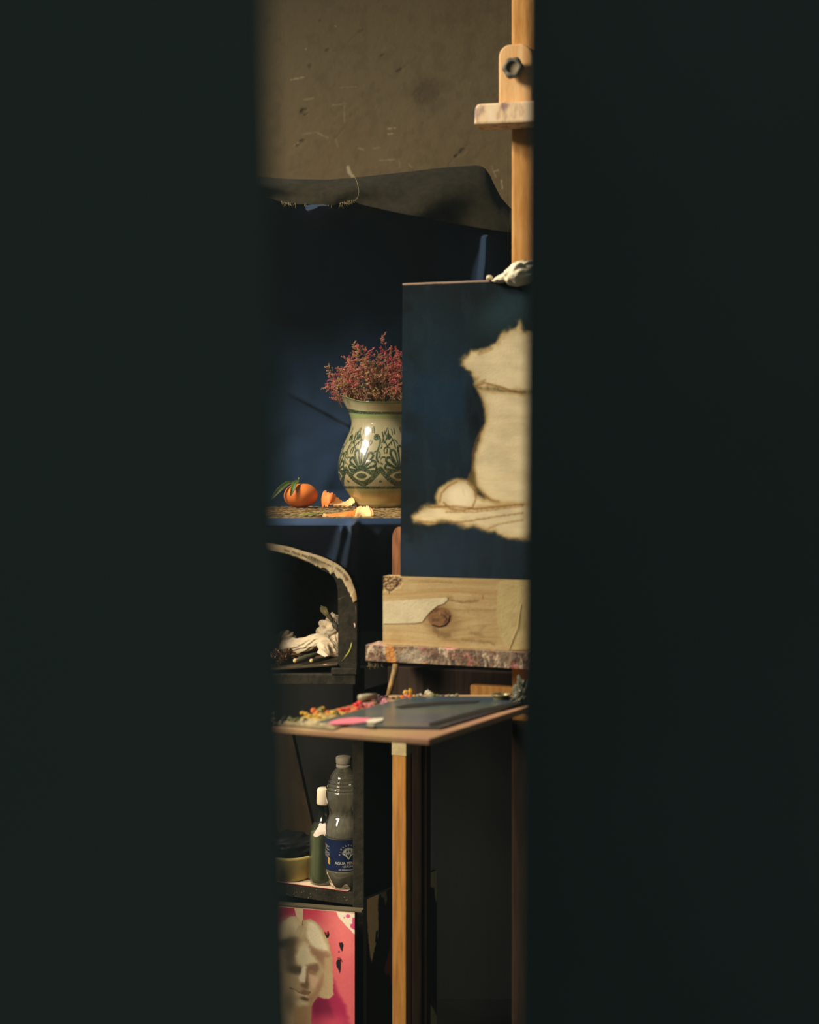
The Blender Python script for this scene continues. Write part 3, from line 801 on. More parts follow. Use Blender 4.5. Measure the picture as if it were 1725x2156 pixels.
# left upright: rounded top, runs down to the floor
b_up = -.004
pts = [(826, 1220), (826, 1135), (828, 1122), (833, 1113), (841, 1108), (849, 1112), (854, 1122), (855, 1135), (855, 1220)]
def upright():
    a0 = EP(826, 1200, b_up); a1 = EP(855, 1200, b_up)
    w = (a1 - a0).length; z0 = EP(826, 1135, b_up).z
    o = Vector((a0.x, a0.y, 0)) - EN * .028
    bm = bmesh.new()
    pr = [(0, .0), (0, z0)] + [(w / 2 - w / 2 * math.cos(t), z0 + w * .85 * math.sin(t)) for t in np.linspace(.3, math.pi - .3, 9)] + [(w, z0), (w, 0)]
    fr = [bm.verts.new(o + EU * x + EZ * z + EN * .028) for x, z in pr]; bk = [bm.verts.new(o + EU * x + EZ * z) for x, z in pr]
    bm.faces.new(fr); bm.faces.new(list(reversed(bk)))
    for i in range(len(fr)):
        j = (i + 1) % len(fr); bm.faces.new((fr[j], fr[i], bk[i], bk[j]))
    bmesh.ops.recalc_face_normals(bm, faces=bm.faces[:])
    zg = EP(830, 1390, b_up).z; zl = EP(830, 1500, b_up).z
    for v in bm.verts:
        if v.co.z < .01: v.co.z = zg
    bmobj('side_post', bm, simple('stained_post', (150, 100, 62), .6, .15, (112, 70, 46), 20, (6, 6, 1)), ez)
    box('leg', o, EU * w, EN * .028, EZ * zl, M_leg, ez, .002)
    # symmetric leg on the far side of the mast
    q = (a0 - EO).dot(EU)
    o2 = EO + EU * (-q - w) + EN * (b_up - .028)
    box('leg', (o2.x, o2.y, 0), EU * w, EN * .028, EZ * z0, M_leg, ez, .002)
    # masking tape round the leg just under the palette
    z1 = EP(830, 1590, b_up).z; z2 = EP(830, 1532, b_up).z
    m = simple('masking_tape', (176, 160, 118), .8, .15, (160, 144, 104), 60, bump=.3, bscale=300)
    box('tape', o + EU * -.0006 + EN * -.0006 + EZ * z1, EU * (w + .0012), EN * .0292, EZ * (z2 - z1), m, ez, .0004, 1)
    return a0, w
lega, legw = upright()
# dark inner frame beside the leg
def darkposts():
    for x0, x1, b in ((868, 888, -.06), (890, 899, -.05)):
        a0 = EP(x0, 1700, b); a1 = EP(x1, 1700, b); w = (a1 - a0).length
        box('rear_frame', (a0.x, a0.y, 0), EU * w, EN * -.022, EZ * (EP(x0, 1430, b).z), M_darkwood, ez, .0015)
    # cross rails behind
    for y0, y1, b in ((1405, 1478, -.05),):
        a = EP(816, y1, b); c = EP(1170, y1, b); h = EP(856, y0, b).z - a.z
        box('rail', (a.x, a.y, a.z), (c - a).project(EU), EN * -.02, EZ * h, M_darkwood, ez, .002)
    a = EP(998, 1468, .03); c = EP(1170, 1468, .03)
    box('rail', a, EU * (c - a).dot(EU), EN * .02, EZ * .024, M_mast, ez, .001)
darkposts()

# ledge crusted with paint
def build_ledge():
    b0, b1 = .026, .090
    A = EP(770, 1391, b1); W = (EP(1400, 1391, b1) - A).dot(EU); H = EP(770, 1358, b1).z - A.z; D = b1 - b0
    nx, ny, nd = 620, 46, 24
    vs = []; px = []; fs = []
    xs = np.linspace(0, W, nx)
    # profile: bottom front -> top front -> top back
    prof = [(b1, t * H) for t in np.linspace(0, 1, ny)] + [(b1 - t * D, H) for t in np.linspace(0, 1, nd)[1:]] + [(b0, H * .5), (b0, 0), (b1, 0)]
    V = np.zeros((len(prof), nx, 3)); Q = np.zeros((len(prof), nx, 2))
    s = 0; last = prof[0]
    for j, (b, z) in enumerate(prof):
        s += math.hypot(b - last[0], z - last[1]); last = (b, z)
        base = np.array(A) + np.array(EZ) * z + np.array(EN) * (b - b1)
        V[j] = base[None, :] + xs[:, None] * np.array(EU)[None, :]
        Q[j, :, 0] = xs / .00082; Q[j, :, 1] = s / .00082
    q = Q.reshape(-1, 2); x = q[:, 0]; y = q[:, 1]
    C = np.zeros((len(x), 3)) + np.array([104, 78, 56.])
    blend(C, .9 * ss(.45, .6, fbm(x * .025, y * .04, 41)), (74, 55, 42))
    blend(C, .8 * ss(.54, .64, fbm(x * .035, y * .03, 43)), (132, 114, 92))
    blend(C, .9 * ss(.58, .66, fbm(x * .05, y * .03, 44)), (50, 38, 34))
    blend(C, .8 * ss(.66, .70, fbm(x * .06, y * .05, 45)), (158, 84, 84))
    blend(C, .8 * ss(.66, .72, fbm(x * .07, y * .03, 46)), (188, 170, 142))
    blend(C, .8 * ss(.66, .72, fbm(x * .05, y * .04, 47)), (158, 104, 48))
    blend(C, .6 * ss(.5, .62, fbm(x * .25, y * .10, 48)), (80, 62, 48))
    blend(C, .35 * ss(.6, .66, fbm(x * .3, y * .12, 49)), (190, 168, 136))
    blob(C, x, y, 58, 14, 11, 30, (196, 128, 48), .4, 8, .8)
    blob(C, x, y, 105, 14, 34, 17, (150, 138, 116), .5, 0, .8)
    blob(C, x, y, 188, 44, 14, 8, (226, 110, 150), .4, 0, .9)
    blob(C, x, y, 35, 44, 30, 5, (200, 150, 140), .4, 0, .6)
    blend(C, .45 * ss(40, 44, y), (206, 178, 152))
    dsp = .0016 * (fbm(x * .10, y * .10, 51) - .5) + .001 * (fbm(x * .35, y * .35, 52) - .5)
    V = V.reshape(-1, 3) + np.array(EN)[None, :] * dsp[:, None] * 1.0 + np.array(EZ)[None, :] * dsp[:, None] * .6
    m = attrmat('paint_crust', .55, .4, bump=.5, bscale=300)
    fs = gridf(nx, len(prof)); 
    fs.append(tuple(j * nx for j in range(len(prof))))
    fs.append(tuple(j * nx + nx - 1 for j in reversed(range(len(prof)))))
    mesh('ledge', V, [tuple(reversed(f)) for f in fs], m, ez, True, None, lin(C))
    # stringy dried drips under the ledge
    Vv = []; Ff = []; rnd = random.Random(7)
    for k in range(9):
        x_ = rnd.uniform(776, 806); p0 = EP(x_, 1394, b1 - .01)
        p = [p0, EP(x_ + rnd.uniform(-2, 2), 1402, b1 - .008), EP(x_ + rnd.uniform(-4, 4), rnd.uniform(1403, 1412), b1 - .008)]
        a, b = tube_geo(p, .0006, 4, True, len(Vv)); Vv += a; Ff += b
    tag(mesh('paint_drips', Vv, Ff, M_thread, ez), kind='stuff')
    return A, H
LA, LH = build_ledge()
ledge_top = LA.z + LH

# wooden board standing on the ledge
BB = .078
def build_board():
    BL = EP(806, 1362, BB); BL.z = ledge_top + .0006
    TL = EP(806, 1213, BB); H = TL.z - BL.z; W = (EP(1330, 1300, BB) - BL).dot(EU)
    nx, ny = 560, 165
    xs = np.linspace(0, W, nx); zs = np.linspace(0, H, ny)
    X, Z = np.meshgrid(xs, zs); X = X.ravel(); Z = Z.ravel()
    V = np.array(BL)[None, :] + X[:, None] * np.array(EU)[None, :] + Z[:, None] * np.array(EZ)[None, :]
    x, y = scr(V)
    C = np.zeros((len(x), 3)) + np.array([166, 144, 100.])
    dx = x - 927; dy = y - 1300
    warp = 20 * np.exp(-(dx / 60) ** 2 - (dy / 45) ** 2) * np.sign(dy)
    g = fbm(x * .010, (y - warp) * .16, 61, 5)
    blend(C, .55 * ss(.46, .62, g), (158, 132, 86)); blend(C, .45 * ss(.58, .66, fbm(x * .006, (y - warp) * .30, 63)), (158, 122, 72))
    blend(C, .35 * ss(.5, .7, fbm(x * .03, y * .03, 64)), (184, 166, 122))
    blend(C, .25 * ss(.55, .65, fbm(x * .5, y * .5, 65)), (150, 120, 76))
    # knot
    blend(C, .6 * ss(1.9, .9, el(x, y, 932, 1308, 27, 24, 20) + .3 * (fbm(x * .1, y * .1, 66) - .5)), (120, 94, 56))
    blend(C, ss(1.12, .92, el(x, y, 927, 1300, 25, 21, -8)), (118, 84, 52))
    blend(C, .7 * ss(.5, .62, fbm(x * .16, y * .16, 67)) * ss(1.1, .8, el(x, y, 927, 1300, 24, 20)), (78, 52, 32))
    stroke(C, x, y, ((912, 1317), (925, 1321), (938, 1318), (946, 1309), (948, 1298)), 1.6, (44, 28, 18), 1, .9, 1)
    stroke(C, x, y, ((935, 1296), (942, 1303), (938, 1309)), 1.8, (56, 34, 20), 1, .8)
    # smudges
    for pts, w, a in ((((915, 1323), (925, 1336), (945, 1338)), 5, .5), (((975, 1348), (1030, 1352), (1040, 1356)), 2.5, .45), (((990, 1332), (1015, 1338)), 3, .4), (((950, 1264), (975, 1268), (1005, 1265)), 2.0, .6),
                      (((960, 1285), (1010, 1285), (1060, 1284)), 1.6, .3), (((920, 1262), (950, 1258)), 2.2, .4), (((935, 1345), (965, 1350)), 3, .25), (((1010, 1330), (1020, 1320)), 3, .25), (((860, 1222), (950, 1226)), 2, .25)):
        stroke(C, x, y, pts, w, (92, 72, 42), 3.5, a, 3)
    blob(C, x, y, 1017, 1257, 1.6, 5, (150, 96, 54), .4)
    # saw marks
    for sx in (880, 926, 983, 1060): stroke(C, x, y, ((sx, 1215), (sx + 1, 1365)), .5, (170, 140, 90), .8, .5)
    # damaged bark corner
    d = el(x, y, 820, 1225, 24, 20) + .6 * (fbm(x * .14, y * .14, 69) - .5)
    mk = ss(1.15, .85, d); blend(C, mk, (150, 122, 80)); rough = fbm(x * .22, y * .28, 70)
    blend(C, mk * ss(.46, .56, rough), (58, 40, 26)); blend(C, mk * ss(.62, .7, rough), (186, 160, 110))
    stroke(C, x, y, ((812, 1238), (820, 1245), (829, 1240), (836, 1228), (840, 1222)), 1.2, (60, 42, 26), .8, .9, 1)
    stroke(C, x, y, ((819, 1244), (820, 1250)), 1.0, (60, 42, 26), .8, .8)
    dep = -.0006 * g - .004 * mk * rough - .0016 * ss(2.2, 0, sdl(x, y, ((912, 1317), (925, 1321), (938, 1318), (946, 1309), (948, 1298))))
    V = V + np.array(EN)[None, :] * dep[:, None]
    root = empty('pine_board', BL, 'pale knotty pine board on the easel ledge propping up the painting', 'board')
    back = V - np.array(EN)[None, :] * .030
    n = len(V)
    fs = [tuple(f) for f in gridf(nx, ny)]
    bk = [0, nx - 1, (ny - 1) * nx + nx - 1, (ny - 1) * nx]
    top = [(ny - 1) * nx + i for i in range(nx)]; bot = list(range(nx)); lf = [j * nx for j in range(ny)]; rt = [j * nx + nx - 1 for j in range(ny)]
    Vb = np.concatenate([V, back[bk]])
    b0, b1_, b2, b3 = n, n + 1, n + 2, n + 3
    fs += [(b1_, b0, b3, b2), tuple(top + [b2, b3]), tuple(reversed([b0, b1_] + bot[::-1])), tuple([b0] + lf + [b3])[::-1], tuple([b1_] + rt + [b2])]
    Cb = np.concatenate([C, np.array([[196, 166, 112.]] * 4)])
    # rest the top flat with the canvas
    mesh('plank', Vb, fs, attrmat('knotty_pine', .7, .2, bump=.25, bscale=300), root, False, None, lin(Cb))
    def tape(pts, off, label, col, jag):
        m = simple('paper_tape', col, .85, .15, tuple(c - 12 for c in col), 40, bump=.4, bscale=260)
        bm = bmesh.new(); rnd = random.Random(3); pl = []
        for (x0, y0), (x1, y1) in zip(pts, pts[1:] + pts[:1]):
            L = math.hypot(x1 - x0, y1 - y0); k = max(1, int(L / 6))
            for i in range(k):
                t = i / k; j = jag * rnd.uniform(-1, 1) if i else 0
                pl.append((x0 + (x1 - x0) * t + j * (y1 - y0) / L, y0 + (y1 - y0) * t - j * (x1 - x0) / L))
        f0 = [bm.verts.new(EP(a, b, BB + off + .0007)) for a, b in pl]; f1 = [bm.verts.new(v.co - EN * .0007) for v in f0]
        bm.faces.new(f0); bm.faces.new(f1[::-1])
        for i in range(len(f0)):
            j = (i + 1) % len(f0); bm.faces.new((f0[j], f0[i], f1[i], f1[j]))
        bmesh.ops.recalc_face_normals(bm, faces=bm.faces[:])
        o = bmobj('tape', bm, m, root); o['label'] = label
    tape([(807, 1266), (942, 1258), (943, 1263), (934, 1271), (921, 1275), (905, 1289), (893, 1303), (890, 1309), (872, 1312), (807, 1313)], .0001, 'torn strip of pale masking tape', (190, 178, 144), .35)
    tape([(1052, 1224), (1120, 1220), (1140, 1366), (1075, 1369), (1068, 1366), (1053, 1335), (1045, 1296), (1047, 1262)], .0001, 'wide translucent tape patch', (178, 160, 112), .3)
    stroke_pts = [EP(1097, 1272, BB + .0012), EP(1090, 1320, BB + .0022), EP(1078, 1352, BB + .0016), EP(1072, 1369, BB + .0012)]
    tube('tape_fold', stroke_pts, .0005, simple('tape_fold', (196, 176, 128), .8, .15), root, 6)
    return TL.z
board_top = build_board()

# painting on canvas
def build_painting():
    b = BB - .006
    BL = EP(843, 1211, b); BL.z = board_top + .0006
    TL = EP(848, 597, b)
    up = (TL - BL); H = up.length; up.normalize(); rt = EU - up * EU.dot(up); rt.normalize()
    W = .44
    nx, ny = 520, 620
    X, Z = np.meshgrid(np.linspace(0, W, nx), np.linspace(0, H, ny)); X = X.ravel(); Z = Z.ravel()
    V = np.array(BL)[None, :] + X[:, None] * np.array(rt)[None, :] + Z[:, None] * np.array(up)[None, :]
    x, y = scr(V)
    C = np.zeros((len(x), 3)) + np.array([25, 33, 35.])
    blend(C, .75 * ss(.42, .72, fbm(x * .011, y * .011, 101)) * ss(640, 720, y), (24, 42, 60))
    blob(C, x, y, 935, 790, 75, 130, (28, 50, 68), .9, -20, .6)
    blob(C, x, y, 1065, 655, 60, 34, (44, 68, 74), .9, -35, .75)
    blob(C, x, y, 925, 930, 60, 90, (26, 46, 64), .9, 10, .5)
    blob(C, x, y, 955, 1160, 190, 55, (38, 48, 58), .8, 0, .6)
    blob(C, x, y, 1010, 860, 26, 60, (18, 21, 24), .6, 0, .8)
    blend(C, .3 * ss(.5, .65, fbm(x * .05, y * .02, 104)), (36, 50, 58))
    blend(C, .5 * ss(900, 850, x) * ss(.4, .6, fbm(x * .02, y * .02, 99)), (20, 25, 27))
    cream = np.array([232, 214, 170.]); ochre = np.array([178, 146, 84.]); brown = np.array([132, 92, 48.])
    def shape(pts, soft=5, jit=7, seed=7):
        pts = [tuple(p) for p in lerpprof(list(pts) + [pts[0]], 4)][:-1]
        poly(C, x, y, pts, ochre, soft + 2, jit, seed, .9, .07)
        d = sdp(x, y, pts) + jit * (fbm(x * .07, y * .07, seed) - .5) * 2
        col = cream[None, :] * (1 - .10 * ss(.3, .8, fbm(x * .018, y * .03, seed + 1)) - .05 * fbm(x * .05, y * .3, seed + 2))[:, None]
        mk = (ss(3, -12, d) * (1 - .25 * fbm(x * .2, y * .2, seed + 3) * ss(-25, 0, d)))[:, None]
        C[:] = C * (1 - mk) + col * mk
    # lower ragged cloth and shelf
    shape([(872, 1080), (900, 1064), (1000, 1058), (1400, 1040), (1400, 1120), (1250, 1140), (1090, 1135), (1040, 1122), (1000, 1112), (975, 1108), (940, 1100), (900, 1104), (872, 1098), (866, 1088)], 5, 6, 21)
    # flower mass
    shape([(1094, 676), (1080, 690), (1060, 702), (1045, 722), (1020, 733), (990, 738), (972, 752), (973, 768), (990, 782), (1000, 800), (1005, 812), (1040, 822), (1090, 824), (1180, 820), (1230, 790), (1245, 740), (1200, 700), (1150, 690), (1110, 700)], 5, 9, 22)
    # jug
    shape([(1002, 816), (1012, 836), (1020, 862), (1021, 888), (1013, 912), (1004, 938), (998, 962), (997, 992), (1000, 1018), (1010, 1034), (1030, 1052), (1060, 1062), (1200, 1060), (1225, 1020), (1232, 970), (1215, 900), (1205, 860), (1215, 820), (1110, 826)], 3, 3, 23)
    # fruit and draped bits
    shape([(918, 1046), (926, 1028), (946, 1014), (975, 1008), (998, 1018), (1006, 1040), (1030, 1052), (1050, 1062), (1060, 1068), (960, 1074), (925, 1066)], 3, 4, 24)
    # brown drawing
    for pts, w, a in ((((1003, 812), (1020, 806), (1045, 812), (1068, 820), (1100, 828)), 2.0, .7), (((1006, 806), (1022, 800)), 2, .5), (((985, 1010), (996, 985), (996, 955), (1004, 925), (1016, 900)), 2.6, .55),
                      (((926, 1056), (930, 1038), (944, 1024), (962, 1014)), 2.4, .55), (((935, 1058), (950, 1072), (975, 1075), (996, 1068), (1002, 1050), (1000, 1032), (985, 1018)), 2.0, .6),
                      (((975, 1030), (978, 1044)), 1.6, .4), (((905, 1068), (960, 1066), (1000, 1072), (1100, 1062)), 2.2, .7), (((940, 1078), (1000, 1078), (1100, 1066)), 1.6, .5), (((880, 1098), (930, 1101), (985, 1098), (1005, 1094), (1100, 1080)), 1.8, .55),
                      (((1000, 1032), (1020, 1040), (1032, 1052), (1050, 1056)), 2.2, .5), (((1030, 1112), (1050, 1104), (1100, 1095)), 2, .4), (((1010, 745), (1035, 735)), 4, .3)):
        stroke(C, x, y, pts, w, brown, 2.0, a, 1.6)
    blob(C, x, y, 970, 1045, 24, 22, (240, 226, 190), .5, 0, .7)
    poly(C, x, y, [(985, 1010), (1000, 985), (1003, 1025), (1010, 1034), (990, 1020)], (110, 92, 50), 4, 3, 9, .8)
    blend(C, .25 * ss(.52, .6, fbm(x * .015, y * .12, 120)) * ss(1010, 1060, x) * ss(840, 880, y) * ss(1060, 1030, y) * ss(1205, 1190, x), (206, 184, 136))
        # pale unpainted top margin
    topd = H - Z
    blend(C, ss(.0030, .0022, topd + .0006 * (fbm(x * .05, y * .01, 77) - .5)), (206, 176, 152))
    blend(C, .6 * ss(.0008, .0004, np.abs(topd - .0018)), (90, 60, 56))
    r = empty('painting', BL, 'unfinished dark blue oil painting of a cream jug and fruit, propped on the easel', 'painting')
    n = len(V); T = .018
    back = V - np.array(EN)[None, :] * T
    bk = [0, nx - 1, (ny - 1) * nx + nx - 1, (ny - 1) * nx]
    fs = gridf(nx, ny)
    side = np.concatenate([V[bk], back[bk]])
    mesh('paint_surface', V, fs, attrmat('oil_paint', .8, .04, bump=.25, bscale=420), r, True, None, lin(np.clip(C, 0, 255)))
    mesh('canvas_sides', side, [(0, 4, 5, 1), (1, 5, 6, 2), (2, 6, 7, 3), (3, 7, 4, 0), (7, 6, 5, 4)], simple('raw_canvas', (196, 176, 146), .9, .1, (60, 56, 60), 30), r, False)
    return b
pb = build_painting()

# ------------------------------------------------------------------ crumpled things
def crumple(name, c, rx, ry, rz, mat, parent=None, seed=1, amp=.22, sub=5, freq=3.2, rot=0, floor_z=None, smooth=False):
    bm = bmesh.new(); bmesh.ops.create_icosphere(bm, subdivisions=sub, radius=1)
    rnd = random.Random(seed)
    W = [(Vector((rnd.gauss(0, 1), rnd.gauss(0, 1), rnd.gauss(0, 1))).normalized(), rnd.uniform(.6, 1.9) * freq, rnd.random(), rnd.uniform(.4, 1)) for _ in range(11)]
    cr, sr = math.cos(rot), math.sin(rot)
    for v in bm.verts:
        d = 0; p = v.co.copy()
        for w, f, ph, a in W:
            t = p.dot(w) * f + ph + .35 * d; t = t - math.floor(t); d += a * (1 - 4 * abs(t - .5)) * .28
        q = p * (1 + amp * d)
        x, y, z = q.x * rx, q.y * ry, q.z * rz
        v.co = Vector((x * cr - z * sr, y, x * sr + z * cr)) + Vector(c)
        if floor_z is not None and v.co.z < floor_z: v.co.z = floor_z + .0002 * rnd.random()
    return bmobj(name, bm, mat, parent, smooth)
ct = EP(1090, 590, pb - .010)
tis = empty('tissue', EP(1090, 586, pb - .010), 'crumpled white tissue wedged round the mast on top of the painting', 'tissue')
M_tis = simple('white_tissue', (244, 230, 200), .9, .1, (232, 216, 184), 30, bump=.3, bscale=200)
crumple('crumpled_sheet', EP(1097, 575, pb + .002), .030, .022, .020, M_tis, tis, 3, .15, 5, 1.1, .35, None, True)
crumple('crumpled_sheet', EP(1066, 584, pb + .001), .022, .012, .0075, M_tis, tis, 5, .22, 5, 1.5, .25, None, True)
crumple('paper_ball', EP(1031, 585, pb + .001), .0056, .005, .0048, M_tis, tis, 8, .15, 3)

# ------------------------------------------------------------------ palette
PH = .384
pz = E - PH
def PP(x, y, h=0.0):
    """point on the palette's level seen at photo pixel (x, y)"""
    d = (PH - h) * F / (y - HY)
    return Vector(((x - HX) * d / F, d, pz + h))
def build_palette():
    Lc, Nc, Rc, FL = PP(571, 1529), PP(905, 1556), PP(1112, 1488), PP(822, 1463)
    FR = Rc + (FL - Lc) * .35; FR = PP(1132, 1462)
    r = empty('palette', (0, 2.2, pz - .012), 'wooden painter\'s palette tray with a dark glass sheet and dried paint', 'palette')
    pts = [Lc, Nc, Rc, FR, FL]
    bm = bmesh.new()
    f0 = [bm.verts.new(p) for p in pts]; f1 = [bm.verts.new(p - Vector((0, 0, .010))) for p in pts]
    bm.faces.new(f0); bm.faces.new(f1[::-1])
    for i in range(5):
        j = (i + 1) % 5; bm.faces.new((f0[j], f0[i], f1[i], f1[j]))
    bmesh.ops.recalc_face_normals(bm, faces=bm.faces[:])
    bmesh.ops.bevel(bm, geom=bm.edges[:], offset=.003, segments=3, profile=.6, affect='EDGES')
    bmobj('board', bm, simple('palette_wood', (178, 148, 104), .6, .15, (172, 126, 104), 9, bump=.2, bscale=120), r)
    # painted rim of mixed paint along the left: a thin crust
    n1, n2 = 240, 60
    A, B, C2, D2 = PP(577, 1526, .0008), PP(700, 1538, .0008), PP(900, 1470, .0008), PP(824, 1465, .0008)
    U, Vv = np.meshgrid(np.linspace(0, 1, n1), np.linspace(0, 1, n2)); U = U.ravel()[:, None]; Vv = Vv.ravel()[:, None]
    e0 = np.array(A) + (np.array(D2) - np.array(A)) * U; e1 = np.array(B) + (np.array(C2) - np.array(B)) * U
    V = e0 + (e1 - e0) * Vv; x, y = scr(V); t = U[:, 0]
    C = np.zeros((len(x), 3)) + np.array([176, 154, 110.])
    for a, col in ((.0, (150, 138, 104)), (.12, (190, 176, 140)), (.24, (196, 170, 92)), (.38, (206, 164, 70)), (.50, (214, 118, 70)), (.62, (216, 96, 72)), (.76, (184, 104, 90)), (.9, (128, 88, 70))):
        blend(C, ss(.10, .0, np.abs(t - a) + .06 * (fbm(x * .08, y * .2, 9) - .5)), col)
    blend(C, .5 * ss(.5, .65, fbm(x * .10, y * .3, 13)), (96, 84, 58))
    V[:, 2] += .0018 * fbm(x * .15, y * .5, 15) 
    mesh('paint_crust', V, gridf(n1, n2), attrmat('mixed_paint', .45, .4, bump=.6, bscale=200), r, True, None, lin(C))
    # glass sheet with dark underside
    g = [PP(672, 1522, .0014), PP(770, 1533, .0014), PP(925, 1535, .0014), PP(1096, 1483, .0014), PP(1110, 1470, .0014), PP(870, 1470, .0014), PP(812, 1483, .0014)]
    bm = bmesh.new(); f0 = [bm.verts.new(p + Vector((0, 0, .003))) for p in g]; f1 = [bm.verts.new(p - Vector((0, 0, .001))) for p in g]
    bm.faces.new(f0); bm.faces.new(f1[::-1])
    for i in range(len(g)):
        j = (i + 1) % len(g); bm.faces.new((f0[j], f0[i], f1[i], f1[j]))
    bmesh.ops.recalc_face_normals(bm, faces=bm.faces[:])
    m = simple('smoked_glass', (92, 100, 88), .18, .5, (58, 72, 88), 7)
    bmobj('glass_sheet', bm, m, r)
    # smears of pink and white paint
    def smear(pts, h, col, nm, lab):
        bm = bmesh.new(); pp = [PP(a, b, h) for a, b in pts]; f0 = [bm.verts.new(p + Vector((0, 0, .0012))) for p in pp]; f1 = [bm.verts.new(p) for p in pp]
        bm.faces.new(f0); bm.faces.new(f1[::-1])
        for i in range(len(pp)):
            j = (i + 1) % len(pp); bm.faces.new((f0[j], f0[i], f1[i], f1[j]))
        bmesh.ops.recalc_face_normals(bm, faces=bm.faces[:])
        o = bmobj(nm, bm, simple(nm + '_' + lab.split()[0], col, .5, .4), r); o['label'] = lab
    smear([(690, 1524), (700, 1519), (715, 1515), (745, 1512), (775, 1513), (788, 1515), (775, 1521), (745, 1525), (712, 1526)], .0045, (226, 128, 142), 'smear_or_reflection', 'pink paint smear')
    smear([(770, 1519), (786, 1514), (808, 1513), (806, 1518), (790, 1523), (778, 1523)], .0048, (222, 212, 184), 'smear_or_reflection', 'white paint smear')
    smear([(773, 1526), (790, 1527), (786, 1530), (775, 1529)], .0046, (160, 156, 130), 'smear_or_reflection', 'grey paint smear')
    for pts_ in ([(903, 1524), (950, 1510), (1010, 1494), (1090, 1477), (1098, 1481), (1020, 1500), (955, 1518), (922, 1528), (906, 1528)], [(832, 1489), (860, 1483), (930, 1478), (1012, 1476), (1000, 1481), (930, 1484), (880, 1489), (845, 1492)]):  # dark bands painted for reflections and shade at the glass edges
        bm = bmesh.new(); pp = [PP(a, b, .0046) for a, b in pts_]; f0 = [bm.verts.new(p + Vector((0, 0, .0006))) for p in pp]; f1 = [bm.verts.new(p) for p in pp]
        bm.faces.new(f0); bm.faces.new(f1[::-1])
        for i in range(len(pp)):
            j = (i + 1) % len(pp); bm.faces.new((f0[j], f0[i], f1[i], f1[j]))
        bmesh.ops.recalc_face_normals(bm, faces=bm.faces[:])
        o = bmobj('smear_or_reflection', bm, simple('dark_reflection', (34, 34, 32), .6, .2), r); o['label'] = 'dark reflection band painted on the glass'
    # squeezed, dried blobs of paint
    rnd = random.Random(21)
    cols = dict(g=(120, 122, 64), y=(214, 168, 58), o=(232, 122, 50), r=(216, 50, 44), dr=(150, 40, 44), p=(206, 132, 146), pu=(84, 46, 60), w=(206, 198, 164), k=(52, 50, 42), gr=(142, 134, 106), b=(122, 84, 54))
    mats = {k: simple('dried_paint_' + k, v, .45, .4, tuple(int(c * .8) for c in v), 120, bump=.4, bscale=300) for k, v in cols.items()}
    blobs = [(578, 1515, 'gr', 9), (583, 1524, 'gr', 6), (594, 1521, 'gr', 6), (601, 1512, 'k', 6), (612, 1515, 'g', 7), (620, 1517, 'g', 7), (628, 1514, 'g', 6), (636, 1518, 'w', 6), (643, 1514, 'k', 5),
             (637, 1501, 'y', 6), (645, 1503, 'y', 6), (652, 1508, 'y', 6), (661, 1496, 'o', 7), (668, 1499, 'o', 5), (664, 1506, 'y', 7), (671, 1510, 'y', 6), (676, 1496, 'g', 9), (680, 1491, 'y', 5), (690, 1499, 'o', 5), (703, 1500, 'y', 6), (708, 1497, 'g', 6), (712, 1503, 'k', 5),
             (720, 1495, 'r', 6), (727, 1494, 'r', 5), (734, 1493, 'r', 6), (730, 1500, 'o', 5), (742, 1497, 'o', 5), (750, 1484, 'r', 7), (757, 1480, 'r', 7), (762, 1487, 'dr', 7), (754, 1491, 'r', 5), (770, 1485, 'p', 5), (780, 1484, 'p', 5), (790, 1482, 'b', 5),
             (797, 1472, 'pu', 7), (804, 1469, 'pu', 7), (810, 1474, 'p', 6), (806, 1481, 'p', 6), (800, 1478, 'pu', 6), (815, 1478, 'p', 5), (793, 1479, 'k', 6), (814, 1467, 'pu', 5),
             (828, 1470, 'k', 5), (838, 1469, 'g', 5), (848, 1467, 'o', 5), (856, 1466, 'p', 5), (864, 1466, 'o', 6), (872, 1466, 'y', 5), (880, 1465, 'gr', 5), (886, 1464, 'w', 5), (912, 1465, 'g', 7), (922, 1465, 'g', 6), (933, 1465, 'k', 5), (945, 1464, 'gr', 4), (952, 1465, 'w', 4), (962, 1463, 'gr', 5)]
    for x, y, k, s in blobs:
        yb = max(y + s * .55, 1466.5)
        p = PP(x, yb, .001); R = s * .5 * p.y / F * 1.5
        o = crumple('paint_blob', (0, 0, 0), R * 1.1, R * 1.2, R * rnd.uniform(.75, 1.1), mats[k], None, rnd.randrange(1000), .38, 3, 1.6)
        o.location = p + Vector((0, 0, R * .6)) - gloc(r); o.parent = r
    # raised curls
    for x, y, k, s in ((855, 1454, 'y', 7), (864, 1450, 'y', 5), (901, 1454, 'w', 8), (906, 1461, 'w', 7), (580, 1505, 'gr', 5)):
        p = PP(x, max(y + s, 1464), .001); R = s * .5 * p.y / F * 1.2; zt = E - (y - HY) * p.y / F
        V = []; 
        o = crumple('paint_curl', (0, 0, 0), R * 1.3, R, max(.004, (zt - p.z) * .55), mats[k], None, rnd.randrange(99), .45, 3, 1.8)
        o.location = Vector((p.x, p.y, p.z + max(.004, (zt - p.z) * .5))) - gloc(r); o.parent = r
    # front lip and bracket under the palette
    return r
pal = build_palette()
